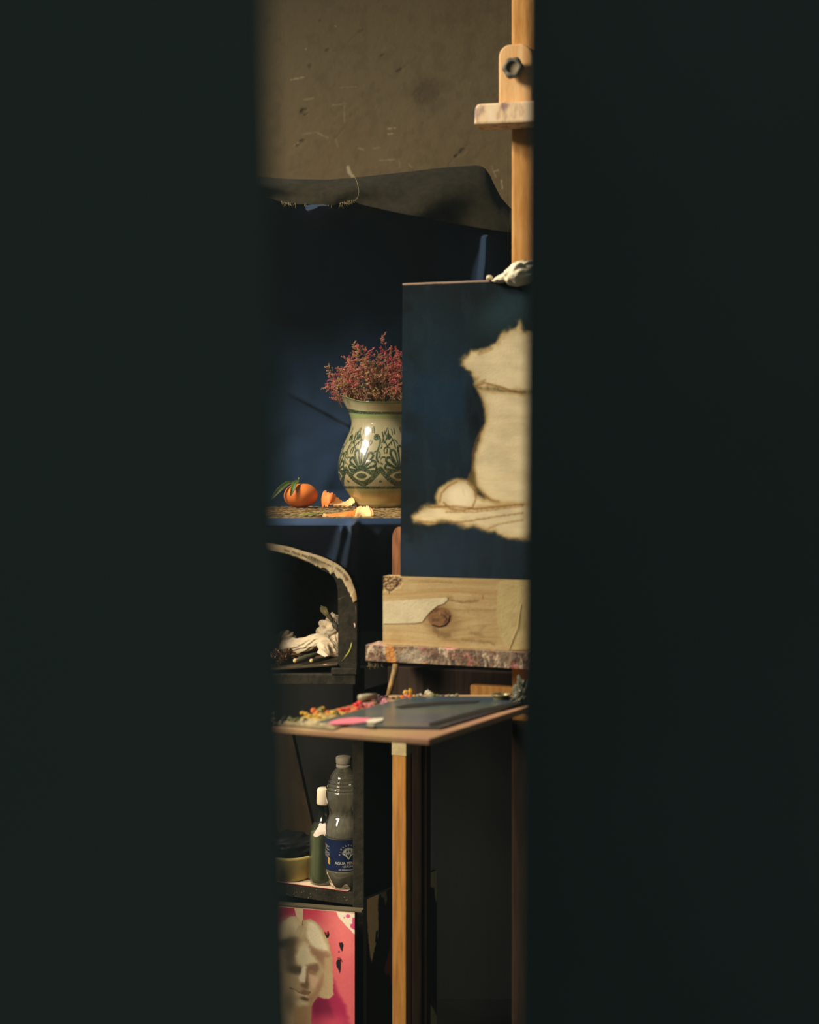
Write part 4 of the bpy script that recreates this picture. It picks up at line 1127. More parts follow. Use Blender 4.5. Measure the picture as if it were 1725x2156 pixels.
def on_palette():
    # rolled paint tube
    p = PP(757, 1478, .002); q = PP(792, 1474, .002)
    t = empty('paint_tube', p, 'grey rolled-up paint tube at the back left edge of the palette', 'tube')
    tube('tube_body', [p + Vector((0, 0, .006)), p * .5 + q * .5 + Vector((0, 0, .0065)), q + Vector((0, 0, .006))], [.0062, .0058, .005], simple('dull_metal_tube', (150, 142, 116), .5, .4, (116, 108, 86), 80), t, 14)
    tube('tube_cap', [q + Vector((0, 0, .006)), q + Vector((.006, -.002, .006))], .0036, M_knob, t, 10)
    # small cup
    c = PP(1056, 1476, .001)
    cup = empty('palette_cup', c, 'small tarnished metal oil cup at the far right of the palette', 'cup')
    mt = simple('tarnished_metal', (164, 150, 98), .35, .5, (92, 84, 56), 60, metal=.5)
    s = c.y / F
    lathe('bowl', [(16 * s, 0), (17 * s, 2 * s), (17 * s, 11 * s), (23 * s, 13 * s), (23.5 * s, 15 * s), (20 * s, 15.5 * s), (16 * s, 13 * s), (15 * s, 4 * s), (.1 * s, 3 * s)], c, mt, cup, 40)
    # crumpled foil / plastic
    f = PP(1092, 1482, .001)
    o = empty('crumpled_film', f, 'crumpled clear plastic film behind the oil cup', 'plastic film')
    mf = simple('crumpled_film', (104, 104, 84), .2, .6, (44, 46, 38), 60)
    crumple('film', f + Vector((.006, .01, .018)), .014, .013, .021, mf, o, 12, .45, 4, 2.0)
    crumple('film', f + Vector((.002, 0, .007)), .013, .010, .008, mf, o, 13, .45, 4, 2.0)
    # leaning stick between ledge and palette
    b0 = EP(817, 1469, .115); b1 = EP(825, 1440, .108); b2 = EP(831, 1416, .100); b3 = EP(833, 1399, .094)
    st = empty('brush', b0, 'paint-stained wooden brush leaning on the ledge from the palette', 'brush')
    tube('handle', [b0, b1, b2, b3], [.0044, .0052, .0056, .0050], simple('stained_stick', (158, 122, 70), .6, .3, (92, 80, 50), 70), st, 10)
    tube('tip', [b0 + Vector((0, 0, -.004)), b0 + Vector((0, 0, .002))], [.003, .0044], mt, st, 10)
on_palette()
# bracket that carries the palette on the easel
bk0 = PP(905, 1500) ; 
for xx in (930, 1010):
    a = PP(xx, 1490); a.z = pz - .0102 - .014
    nn = (EO + EN * .0 - a).dot(-EN)
    box('palette_arm', a, EU * .018, -EN * (nn - .01), EZ * .014, M_darkwood, ez, .001)

# ------------------------------------------------------------------ rounded black cabinet
DC = 2.585
def build_cabinet():
    out = [(470, 1440)] + [(470, 1165), (478, 1150), (495, 1141)] + [(540, 1141), (583, 1147), (612, 1153), (641, 1162), (676, 1172.5), (702.6, 1184), (722, 1197), (737, 1215), (745.5, 1236), (750, 1250), (752, 1275), (751, 1440)]
    inn = [(508, 1410)] + [(508, 1200), (512, 1188), (522, 1180)] + [(545, 1157), (583, 1163), (606, 1168), (630, 1177), (655, 1187), (675, 1199), (690, 1205), (703, 1215), (709, 1229), (711.5, 1246), (712, 1275), (712, 1398)]
    r = empty('black_cabinet', P(640, 1440, DC), 'black rounded cabinet with an open front under the table, taped along its edge', 'cabinet')
    n = len(out); dep = .20
    V = []; 
    for (x, y) in out: V.append(P(x, y, DC))
    for (x, y) in inn: V.append(P(x, y, DC))
    fs = []; 
    for i in range(n - 1): fs.append((i, i + 1, n + i + 1, n + i))
    # back offsets
    m = len(V)
    for k in range(m): V.append(V[k] + Vector((0, dep, 0)))
    for i in range(n - 1):
        fs.append((i, m + i, m + i + 1, i + 1)); fs.append((n + i, n + i + 1, m + n + i + 1, m + n + i))
    fs.append(tuple(m + i for i in range(n)))
    mesh('body', V, fs, M_black, r, False)
    # bottom board
    zt = P(600, 1419, DC).z; zb = P(600, 1441, DC).z
    a = P(470, 1441, DC); b = P(749, 1441, DC)
    box('bottom_board', (a.x, DC - .004, zb), (b.x - a.x, 0, 0), (0, dep, 0), (0, 0, zt - zb), M_black, r, .0015)
    for ly in (DC + .002, DC + .17):
        box('leg', (P(472, 1441, DC).x, ly, 0), (.024, 0, 0), (0, .024, 0), (0, 0, zb - .0004), M_black, r, .0015)
    a = P(698, 1420, DC); b = P(751, 1420, DC)
    box('corner_block', (a.x, DC - .007, zt), (b.x - a.x, 0, 0), (0, .03, 0), (0, 0, .0105), M_black, r, .001)
    # tray
    t0 = P(560, 1409, DC + .005); t1 = P(711, 1398, DC + .005)
    ax = t1 - t0
    o = box('tray_sheet', t0 + Vector((0, 0, -.003)), ax, (0, .18, 0), (0, 0, .003), simple('dark_tray', (84, 72, 52), .4, .4, (50, 46, 36), 30), r, .0006)
    # paint marks on the post
    for pts, w, col in ((((726, 1384), (734, 1374), (738, 1366), (741, 1353)), .0011, (186, 180, 84)), (((720, 1392), (730, 1381), (736, 1375)), .0006, (132, 128, 58)), (((746, 1312), (748, 1318), (747, 1322)), .0016, (214, 194, 178)), (((713, 1262), (726, 1256)), .0003, (150, 140, 110)), (((749, 1275), (750, 1300)), .0004, (140, 130, 100))):
        tube('paint_mark', [P(x, y, DC - .0004) for x, y in pts], [w * .6] + [w] * (len(pts) - 2) + [w * .5], simple('mark_paint', col, .6, .3), r, 6)
    # torn tape strip along the rounded edge
    up = [(470, 1138.5), (540, 1139), (583, 1146), (612, 1152), (641, 1161), (676, 1171.5), (702.6, 1183), (722, 1196), (737, 1214), (745.5, 1235), (750, 1249), (752, 1264)]
    lo = [(470, 1150), (540, 1153), (583, 1161), (606, 1166), (629, 1174), (653, 1184), (664, 1190), (667, 1193), (669, 1191), (676, 1197), (679, 1195), (685, 1196), (690, 1200), (697, 1209), (701, 1205), (705, 1206), (708, 1213), (711, 1218), (716, 1217), (722, 1221), (725, 1228), (728, 1235), (731, 1236), (733, 1243), (736, 1247), (739, 1256), (741, 1258), (744.5, 1269)]
    def arc(pl, N):
        pl = np.array(pl, float); d = np.r_[0, np.cumsum(np.hypot(*np.diff(pl, axis=0).T))]; t = np.linspace(0, d[-1], N)
        return np.stack([np.interp(t, d, pl[:, 0]), np.interp(t, d, pl[:, 1])], 1), t
    N = 160; K = 14
    U, _ = arc([tuple(p) for p in lerpprof(up, 6)], N); W_, _ = arc(lo, N)
    rnd = np.random.RandomState(5)
    W_ = W_ + rnd.uniform(-.7, .7, W_.shape) * (np.linspace(0, 1, N)[:, None] > .35)
    V = []; 
    for k in range(K):
        q = U + (W_ - U) * (k / (K - 1))
        for i in range(N): V.append(P(q[i, 0], q[i, 1], DC - .0012 - .0012 * math.sin(k / (K - 1) * math.pi)))
    V = np.array([tuple(v) for v in V]); x, y = scr(V)
    C = np.zeros((len(V), 3)) + np.array([216, 196, 156.])
    blend(C, .6 * ss(.45, .65, fbm(x * .07, y * .07, 3)), (188, 164, 122)); blend(C, .7 * ss(735, 746, x) * ss(.35, .6, fbm(x * .15, y * .15, 8)), (166, 140, 96))
    blob(C, x, y, 664, 1181, 16, 5, (96, 90, 64), .7, 25, .65)
    stroke(C, x, y, ((703, 1184), (700, 1196), (698, 1207)), .6, (150, 130, 96), .8, .8)
    o = mesh('edge_tape', V, [tuple(reversed(f)) for f in gridf(N, K)], attrmat('printed_tape', .85, .15, bump=.3, bscale=200), r, True, None, lin(C)); solid(o, .0006)
    # print on the tape
    U2, tl = arc([tuple(p) for p in lerpprof(up, 8)], 400)
    s0 = float(tl[np.argmin(np.hypot(U2[:, 0] - 583, U2[:, 1] - 1146))])
    tg = np.gradient(U2, axis=0); tg /= np.linalg.norm(tg, axis=1)[:, None]
    mk = simple('tape_print', (46, 40, 28), .7, .2)
    def put(text, s, size, drop, mat, bold=0):
        V2, F2 = glyphs(text, size, bold)
        out_ = []
        for gx, gy, _ in V2:
            ss_ = s0 + s + gx; i = min(int(np.searchsorted(tl, ss_)), 399)
            bx = np.interp(ss_, tl, U2[:, 0]); by = np.interp(ss_, tl, U2[:, 1]); nx_, ny_ = -tg[i, 1], tg[i, 0]
            h = drop - gy
            out_.append(P(bx + nx_ * h, by + ny_ * h, DC - .0036))
        mesh('lettering', out_, F2, mat, r, False)
    put('lazze', 17, 7, 10.5, mk, .1); put('Mode', 35, 8, 11.5, mk, 0); put('PALETTE', 57, 8.2, 12.0, mk, .35); put('\u00ae mania lype', 90, 6.6, 12.0, mk, 0)
    put('OEKO-TEX', 135, 7.4, 11.0, mk, .1); put('\u00ae', 171, 10, 12.5, mk, .3)
def glyphs(text, size, bold=0):
    cu = bpy.data.curves.new('lettering', 'FONT'); cu.body = text; cu.size = size; cu.offset = bold * .12 if bold else 0; cu.resolution_u = 3
    o = bpy.data.objects.new('lettering_tmp', cu); COL.objects.link(o)
    dg = bpy.context.evaluated_depsgraph_get(); ev = o.evaluated_get(dg); me = ev.to_mesh()
    V = [tuple(v.co) for v in me.vertices]; Fs = [tuple(p.vertices) for p in me.polygons]
    ev.to_mesh_clear(); bpy.data.objects.remove(o); bpy.data.curves.remove(cu)
    return V, Fs
build_cabinet()

# contents of the cabinet
def cabinet_contents():
    M_p2 = simple('crumpled_rag', (236, 220, 188), .85, .12, (222, 202, 166), 16, bump=.35, bscale=150)
    r = empty('rag', P(640, 1385, 2.66), 'long crumpled cream rag lying on brushes in the black cabinet', 'rag')
    def sausage(name, pts, rads, parent, mat, seed, flat=1.0):
        ctr = [np.array([*P(x, y, d), rr]) for (x, y, d), rr in zip(pts, rads)]
        ctr = lerpprof(ctr, 14); n = 72; V = []; m = len(ctr)
        rnd = random.Random(seed); W = [(rnd.uniform(2, 7), rnd.uniform(-.5, .5), rnd.random(), rnd.uniform(.4, 1)) for _ in range(8)]
        for i, c in enumerate(ctr):
            p = Vector(c[:3]); q0 = Vector(ctr[max(i - 1, 0)][:3]); q1 = Vector(ctr[min(i + 1, m - 1)][:3]); t = (q1 - q0).normalized()
            s = t.cross(Vector((0, -1, 0))).normalized(); u = s.cross(t)
            e = math.sin(math.pi * min(max(i / (m - 1), .015), .985)) ** .25
            for k in range(n):
                a = 2 * math.pi * k / n; d = 0
                for w, tw, ph, am in W:
                    q = a * w / 6.283 * 2 + i * tw * .22 + ph + .5 * d; q -= math.floor(q); d += am * (1 - 4 * abs(q - .5)) * .22
                rr = c[3] * e * (1 + .26 * d)
                V.append(p + s * math.cos(a) * rr * flat + u * math.sin(a) * rr)
        fs = gridf(n, m, True); fs.append(tuple(reversed(range(n)))); fs.append(tuple((m - 1) * n + k for k in range(n)))
        return mesh(name, V, fs, mat, parent, False)
    sausage('rag_roll', [(560, 1358, 2.72), (585, 1362, 2.70), (610, 1361, 2.68), (640, 1358, 2.66), (668, 1349, 2.65), (688, 1356, 2.645), (703, 1372, 2.64), (716, 1380, 2.64)], [.010, .014, .014, .013, .013, .014, .012, .008], r, M_p2, 4)
    sausage('rag_end', [(672, 1352, 2.635), (684, 1366, 2.63), (695, 1380, 2.625)], [.008, .010, .005], r, M_p2, 14)
    crumple('rag_peak', P(603, 1344, 2.70), .016, .012, .014, M_p2, r, 6, .28, 5, 1.3, .2)
    crumple('rag_peak', P(574, 1348, 2.72), .013, .012, .012, M_p2, r, 16, .28, 5, 1.3, -.4)
    t = empty('tissue', P(700, 1375, 2.72), 'ball of crumpled cream paper beside the cabinet post', 'tissue')
    crumple('paper_ball', P(695, 1328, 2.73), .026, .022, .021, M_p2, t, 9, .26, 5, 1.3, -.3)
    crumple('paper_ball', P(706, 1316, 2.74), .016, .014, .022, M_p2, t, 19, .28, 5, 1.3, .3)
    crumple('paper_ball', P(712, 1352, 2.72), .014, .014, .020, M_p2, t, 29, .28, 5, 1.3, .3)
    # bristle brush poking up
    b = empty('brush', P(702, 1310, 2.70), 'worn olive bristle brush poking up above the crumpled paper', 'brush')
    V = []; Fs = []; rnd = random.Random(2)
    for k in range(60):
        a = P(703 + rnd.uniform(-3, 3), 1311 + rnd.uniform(-2, 2), 2.70 + rnd.uniform(-.004, .004)); e = P(680 + rnd.uniform(-6, 8), 1282 + rnd.uniform(-8, 3) + rnd.uniform(0, 4), 2.70 + rnd.uniform(-.006, .006))
        g, h = tube_geo([a, (a + e) / 2, e], .0007, 4, True, len(V)); V += g; Fs += h
    tag(mesh('bristles', V, Fs, simple('olive_bristle', (150, 140, 96), .8, .2, (96, 90, 58), 90), b), kind='stuff')
    tube('ferrule', [P(701, 1308, 2.70), P(714, 1328, 2.70)], .0042, M_knob, b, 10)
    # card
    c0 = P(667, 1374, 2.60); c1 = P(674, 1364, 2.602); c2 = P(691, 1380, 2.598); c3 = P(684, 1383, 2.597)
    bm = bmesh.new(); f0 = [bm.verts.new(p) for p in (c0, c1, c2, c3)]; f1 = [bm.verts.new(p + Vector((0, .002, 0))) for p in (c0, c1, c2, c3)]
    bm.faces.new(f0); bm.faces.new(f1[::-1])
    for i in range(4):
        j = (i + 1) % 4; bm.faces.new((f0[j], f0[i], f1[i], f1[j]))
    bmesh.ops.recalc_face_normals(bm, faces=bm.faces[:])
    tag(bmobj('card', bm, M_sheet, None), 'small cream card tucked under the rag in the cabinet', 'card')
    # brushes lying on the tray, ends to the viewer
    for (x, y, x2, y2, col, lab, rad) in ((622, 1391, 690, 1371, (72, 74, 52), 'dark brush lying on the tray with a round tan butt, longer of two', .0042), (656, 1391, 712, 1379, (40, 40, 34), 'black brush lying on the tray with a pale butt beside the post', .0036)):
        a = P(x, y, 2.60); e = P(x2, y2, 2.66)
        bb = empty('brush', a, lab, 'brush')
        tube('handle', [a, a * .7 + e * .3, e], [rad * .8, rad * 1.25, rad], simple('brush_lacquer', col, .3, .5), bb, 12)
        crumple('butt', a, rad * .95, rad * .95, rad * .95, simple('pale_end', (206, 178, 124), .6, .3), bb, 3, .03, 3)
    # hair comb like roller bristle
    V = []; Fs = []
    for k in range(26):
        x_ = 664 + k * 1.5; a = P(x_, 1387 - k * .25, 2.61); e = P(x_ + 1.5, 1381 - k * .25, 2.612)
        g, h = tube_geo([a, e], .00028, 4, True, len(V)); V += g; Fs += h
    o = mesh('wire_bristles', V, Fs, simple('wire', (120, 92, 60), .4, .5), None)
    tag(o, 'row of short wire bristles on the black brush', 'bristles', kind='stuff')
    # small glinting jars and tubes at the left
    mg = simple('brassy_foil', (150, 112, 66), .3, .5, (60, 44, 26), 120, metal=.5)
    for i, (x, y, s, lab) in enumerate(((583, 1377, 12, 'small brassy paint tube nearest the door edge in the cabinet'), (597, 1384, 11, 'brassy crumpled tube in the middle of the cabinet tray'), (607, 1373, 9, 'small brassy tube half under the rag'), (590, 1394, 8, 'tiny round brass lid on the tray front'))):
        t2 = empty('paint_tube', P(x, y + s, 2.62), lab, 'tube')
        crumple('tube_body', P(x, y, 2.63), s * .0009, .009, s * .0007, mg, t2, 40 + i, .4, 4, 1.8, .5)
    crumple_o = crumple('under_rag', P(645, 1374, 2.68), .036, .02, .008, simple('brown_rag', (150, 108, 62), .7, .3, (70, 48, 28), 50), None, 77, .35, 5, 2.4, .03)
    tag(crumple_o, 'brown stained rag flattened under the long cream rag', 'rag')
    tag(box('pencil', P(681, 1402, 2.592), P(707, 1401.5, 2.592) - P(681, 1402, 2.592), (0, .006, 0), (0, 0, .0022), simple('pale_pencil', (232, 180, 170), .5, .4), None, .0008), 'flat pale pink pencil below the tray beside the post', 'pencil')
cabinet_contents()

# ------------------------------------------------------------------ black shelf unit with bottles
sx = Vector((-.912, .41, 0)); sy = Vector((.41, .912, 0))
SD = 2.80
PR = P(745, 1880, SD)
sh_z = E - .841
def build_shelf():
    r = empty('shelf_unit', (PR.x, PR.y, 0), 'black-painted shelf unit with bottles on its shelf', 'shelf')
    m = M_black
    z1 = P(745, 1445, SD).z
    w = P(767, 1700, 2.775).x - P(743.5, 1700, 2.775).x
    a = P(743.5, 1700, 2.775)
    box('post', (a.x, a.y - .006, 0), (w, 0, 0), (0, .03, 0), (0, 0, P(600, 1441, DC).z - .0004), m, r, .0015)
    o = Vector((PR.x, PR.y, sh_z)) + Vector((.004, 0, 0))
    box('shelf_board', o - Vector((0, 0, .0255)), sx * .44, sy * .34, (0, 0, .0250), m, r, .0012)
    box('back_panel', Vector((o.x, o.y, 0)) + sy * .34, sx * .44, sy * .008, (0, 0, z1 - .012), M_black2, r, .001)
    e = Vector((o.x, o.y, 0)) + sx * .42
    box('post', e, sx * .02, sy * .03, (0, 0, z1 - .012), m, r, .0015)
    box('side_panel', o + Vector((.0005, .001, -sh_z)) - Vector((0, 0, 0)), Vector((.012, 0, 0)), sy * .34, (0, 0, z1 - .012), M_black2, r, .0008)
    # specks of paint on the beam and post
    rnd = random.Random(9); V = []; Fs = []
    for k in range(70):
        if k < 34:
            s = rnd.uniform(.005, .17); p = o + sx * s + Vector((0, 0, -.0255 + rnd.uniform(.002, .023))) - sy * .0002
        else:
            p = Vector((a.x + rnd.uniform(.001, w - .001), a.y - .0002, rnd.uniform(sh_z - .02, z1 - .05)))
        q = rnd.uniform(.0003, .0009); b0 = len(V)
        for i in range(6): V.append(p + Vector((math.cos(i * 1.047) * q, 0, math.sin(i * 1.047) * q)) - sy * .0003)
        V.append(p - sy * .0007)
        for i in range(6): Fs.append((b0 + i, b0 + (i + 1) % 6, b0 + 6))
    tag(mesh('paint_specks', V, Fs, simple('speck_paint', (176, 158, 106), .6, .3), r), kind='stuff')
    # white sheet on the shelf
    q = o + sx * .018 + sy * -.0005 + Vector((0, 0, .0004))
    sh = empty('paper_sheet', q, 'white card sheet with a red edge lying under the bottles on the shelf', 'paper')
    box('sheet', q, sx * .19, sy * .25, (0, 0, .0012), M_sheet, sh, 0)
    box('red_edge', q - sy * .0006, sx * .19, sy * .0006, (0, 0, .0010), M_red, sh, 0)
    return r
build_shelf()
ZS = sh_z + .0018

def shelf_pt(x, y):
    """point on the shelf surface seen at photo pixel (x, y)"""
    d = (E - ZS) * F / (y - HY); return Vector(((x - HX) * d / F, d, ZS))

def build_water():
    c = shelf_pt(724, 1866); s = c.y / F
    cx = 724
    r = empty('water_bottle', c, 'clear plastic water bottle with white cap and blue label on the shelf', 'bottle')
    base = 1872.
    # radius profile from the photo: (half width px, y px)
    pr = [(2, 1866), (10, 1866.5), (22, 1871), (28, 1868), (34, 1858), (37.5, 1848), (39.5, 1838), (40, 1832), (38.6, 1830), (38.6, 1765), (40, 1762), (40.5, 1755), (40, 1745), (38, 1738), (34, 1728), (31, 1720), (31, 1712), (34, 1702), (37, 1690), (38.5, 1678), (38.5, 1670), (36.5, 1668), (37.5, 1664), (35.0, 1661), (35.5, 1656), (32.5, 1654), (33, 1649), (29.5, 1647), (29, 1640), (23, 1630), (17, 1622), (14, 1616), (14, 1612)]
    prof = lerpprof([(a * s, (base - y) * s) for a, y in pr], 6)
    prof = [(max(p[0], .0005), p[1]) for p in prof]
    def petal(a, z):
        k = max(0., 1 - z / (30 * s)); h = z / s; wz = max(0., 1 - abs(h - 160) / 40.)
        return 1 - .13 * k * (.5 + .5 * math.cos(5 * a + .6)) ** 2 + wz * (.016 * math.sin(9 * a + h * .10) + .008 * math.sin(17 * a - h * .16))
    pet = clear('pet_plastic', (240, 238, 224), .19, (232, 222, 188), 1.50, .05, 4.2)
    lathe('bottle_shell', prof, c, pet, r, 96, False, petal)
    wp = [(p[0] * .965, p[1] + .0006) for p in prof if p[1] < (base - 1752) * s]
    wp.append((.0005, (base - 1752) * s))
    wm = clear('water', (214, 218, 196), .16, (186, 184, 142), 1.33, .02, 1.0)
    lathe('water', wp, c, wm, r, 72, False, petal)
    lathe('cap', [(15.6 * s, (base - 1613) * s), (16.2 * s, (base - 1612) * s), (16.6 * s, (base - 1600.5) * s), (15 * s, (base - 1598.5) * s), (.5 * s, (base - 1598) * s)], c, M_white, r, 60, True, lambda a, z: 1 + .012 * math.cos(40 * a))
    lathe('cap_ring', [(15.2 * s, (base - 1621) * s), (16.0 * s, (base - 1620) * s), (16.0 * s, (base - 1616) * s), (15 * s, (base - 1615) * s)], c, M_white, r, 60)
    # label
    R = 38.9 * s; nA, nZ = 420, 190
    A = np.linspace(-math.pi * .75, math.pi * .75, nA); Z = np.linspace((base - 1831) * s, (base - 1765.5) * s, nZ)
    AA, ZZ = np.meshgrid(A, Z); a = AA.ravel(); z = ZZ.ravel()
    V = np.stack([c.x + np.sin(a) * R, c.y - np.cos(a) * R, c.z + z], 1)
    u = a * 38.9; v = base - z / s            # unrolled pixels
    C = np.zeros((len(u), 3)) + np.array([20, 35, 70.])
    blend(C, .3 * ss(.4, .6, fbm(u * .1, v * .1, 5)), (25, 42, 76))
    lc = (210, 204, 176); eu, ev = 12.0, 1794.
    def s_(pts, w): stroke(C, u, v, pts, w, lc, .35)
    s_([(eu, ev + 11), (eu - 6.0, ev + 3), (eu - 13, ev - 1)], .8); s_([(eu, ev + 11), (eu + 6.0, ev + 3), (eu + 13, ev - 1)], .8)
    s_([(eu, ev + 11), (eu - 5, ev + 1), (eu - 7, ev - 9)], .7); s_([(eu, ev + 11), (eu + 5, ev + 1), (eu + 7, ev - 9)], .7)
    s_([(eu, ev + 1), (eu, ev - 13)], .6); s_([(eu - 3.3, ev + 1), (eu - 1, ev - 5)], .6); s_([(eu + 3.3, ev + 1), (eu + 1, ev - 5)], .6)
    for k in range(-6, 7):
        t = k * .235; x0, y0 = eu + math.sin(t) * 9, ev + 1 - math.cos(t) * 9; x1, y1 = eu + math.sin(t) * 14, ev + 1 - math.cos(t) * 14
        s_([(x0, y0), (x1, y1)], .55); x2 = eu + math.sin(t + .09) * 12.5; y2 = ev + 1 - math.cos(t + .09) * 12.5; s_([((x0 + x1) / 2, (y0 + y1) / 2), (x2 + .6, y2)], .4)
    poly(C, u, v, [(-37.5, 1804), (-33, 1804), (-30.5, 1807.5), (-30.5, 1818.5), (-37.5, 1817.5)], (226, 178, 72), .4)
    stroke(C, u, v, ((-34, 1808), (-32.5, 1811), (-33.5, 1815)), .6, (168, 118, 40), .4)
    mesh('bottle_label', V, gridf(nA, nZ), attrmat('bottle_label', .5, .3), r, True, None, lin(C))
    lm = simple('label_print', (220, 212, 186), .6, .3)
    def wrap(text, u0, v0, size, bold=0, slant=0.0, center=False):
        G, Fs = glyphs(text, size, bold)
        if not G: return
        w = max(g[0] for g in G); off = w / 2 if center else 0
        out = []
        for gx, gy, _ in G:
            uu = u0 + gx - off; an = uu / 38.9; vv = v0 - gy + slant * (gx)
            out.append((c.x + math.sin(an) * (R + .00018), c.y - math.cos(an) * (R + .00018), c.z + (base - vv) * s))
        mesh('label_lettering', out, Fs, lm, r, False)
    wrap('AGUA MINERAL', 12.0, 1816, 8.3, 0, 0, True)
    wrap('NATURAL', 12.0, 1822, 5.6, 0, 0, True)
    wrap('DE MINERALIZACI\u00d3N', 12.0, 1828.5, 4.3, 0, 0, True)
    # small print at the left edge
    for i, (tx, u0, v0) in enumerate((('Agua mineral', -52, 1780), ('natural', -50, 1783.5), ('con origen', -48, 1787), ('Una vez abierto', -55, 1793), ('consumir antes', -54, 1796.3), ('de cinco dias', -53, 1799.5), ('lugar fresco', -52, 1802.3))):
        wrap(tx, u0, v0, 3.6, .08, .14)
    # arc lettering over the emblem
    txt = 'HIDRATACI\u00d3N'; n = len(txt)
    for i, ch in enumerate(txt):
        t = math.radians(-92 + i * 184 / (n - 1)); G, Fs = glyphs(ch, 4.4, .08)
        wch = (max(g[0] for g in G) if G else 0) / 2; out = []
        for gx, gy, _ in G:
            lx = gx - wch; ly = gy + 17.5
            uu = eu + lx * math.cos(t) + ly * math.sin(t); vv = ev + 1 - (ly * math.cos(t) - lx * math.sin(t)); an = uu / 38.9
            out.append((c.x + math.sin(an) * (R + .00018), c.y - math.cos(an) * (R + .00018), c.z + (base - vv) * s))
        mesh('label_lettering', out, Fs, lm, r, False)
build_water()

def build_green():
    c = shelf_pt(682, 1856.5); s = c.y / F; base = 1860.
    r = empty('glass_bottle', c, 'pale green glass bottle with white cap and black neck behind the water bottle', 'bottle')
    pr = [(2, 1858), (26, 1859), (31, 1857), (32.5, 1850), (32.3, 1830), (31.5, 1800), (30.8, 1780), (30.5, 1765), (30, 1755), (28, 1746), (23, 1738), (16, 1728), (11.5, 1718), (11, 1704)]
    prof = [(max(p[0], .0004), p[1]) for p in lerpprof([(a * s, (base - y) * s) for a, y in pr], 5)]
    lathe('bottle_glass', prof, c, clear('green_glass', (226, 230, 210), .10, (140, 150, 112), 1.5, .05, 2.4), r, 72, False)
    lq = [(p[0] * .93, p[1] + .004) for p in prof if p[1] < (base - 1756) * s]; lq.append((.0004, (base - 1752) * s))
    lathe('liquid', lq, c, clear('murky_liquid', (180, 184, 140), .65, (156, 162, 126), 1.33, .04, 1.0), r, 60, False)
    bm_ = simple('black_neck', (22, 24, 22), .15, .6)
    lathe('neck_sleeve', [(20 * s, (base - 1731) * s), (16.5 * s, (base - 1726) * s), (13 * s, (base - 1716) * s), (12.5 * s, (base - 1700) * s), (14.5 * s, (base - 1697) * s), (14.5 * s, (base - 1694) * s)], c, bm_, r, 48, False)
    lathe('cap', [(14.5 * s, (base - 1696) * s), (15.2 * s, (base - 1694) * s), (14.2 * s, (base - 1666) * s), (12.5 * s, (base - 1662.5) * s), (.5 * s, (base - 1662) * s)], c, M_white, r, 48)
    # torn shoulder label
    N = 30; K = 12; V = []
    for k in range(K):
        for i in range(N):
            t = i / (N - 1); q = k / (K - 1)
            y = 1730 + q * 26 + (3 * math.sin(t * 9) if q in (0, 1) else 0); a = -.30 - .45 * q + t * 1.3
            rr = np.interp(y, [1718, 1728, 1738, 1746, 1755, 1765], [12.1, 16.6, 23.7, 28.7, 30.7, 31.2])
            V.append((c.x + math.sin(a) * rr * s, c.y - math.cos(a) * rr * s, c.z + (base - y) * s))
    mesh('torn_label', V, gridf(N, K), simple('torn_label', (226, 210, 192), .8, .2), r)
build_green()

def build_bowl():
    c = shelf_pt(612, 1846); s = c.y / F
    r = empty('tub', c, 'yellowish round plastic tub behind the green bottle at the door edge', 'tub')
    lathe('tub_body', [(38 * s, 0), (42 * s, 3 * s), (50 * s, 46 * s), (51 * s, 52 * s), (48 * s, 52 * s), (46 * s, 44 * s), (38 * s, 6 * s), (.5 * s, 5 * s)], c, simple('yellowed_tub', (206, 188, 112), .6, .3, (186, 164, 92), 20), r, 64)
    b = crumple('black_bag', c + Vector((0, 0, 68 * s)), 56 * s, 44 * s, 26 * s, simple('black_plastic_bag', (20, 20, 18), .5, .25), None, 31, .12, 5, 1.1, 0, None, True)
    tag(b, 'crumpled black plastic bag on top of the yellowish tub', 'bag')
    # brown board leaning at the back of the shelf
    o = Vector((c.x, c.y, ZS)) + sy * .13 + sx * -.02
    w = empty('leaning_board', o, 'dim brown board leaning at the back of the shelf unit', 'board')
    box('panel', o + sx * .02, sx * .09, sy * .012, Vector((-.06, .0, .27)), simple('dim_brown_panel', (76, 62, 42), .8, .1, (62, 50, 34), 20), w, .001)
build_bowl()

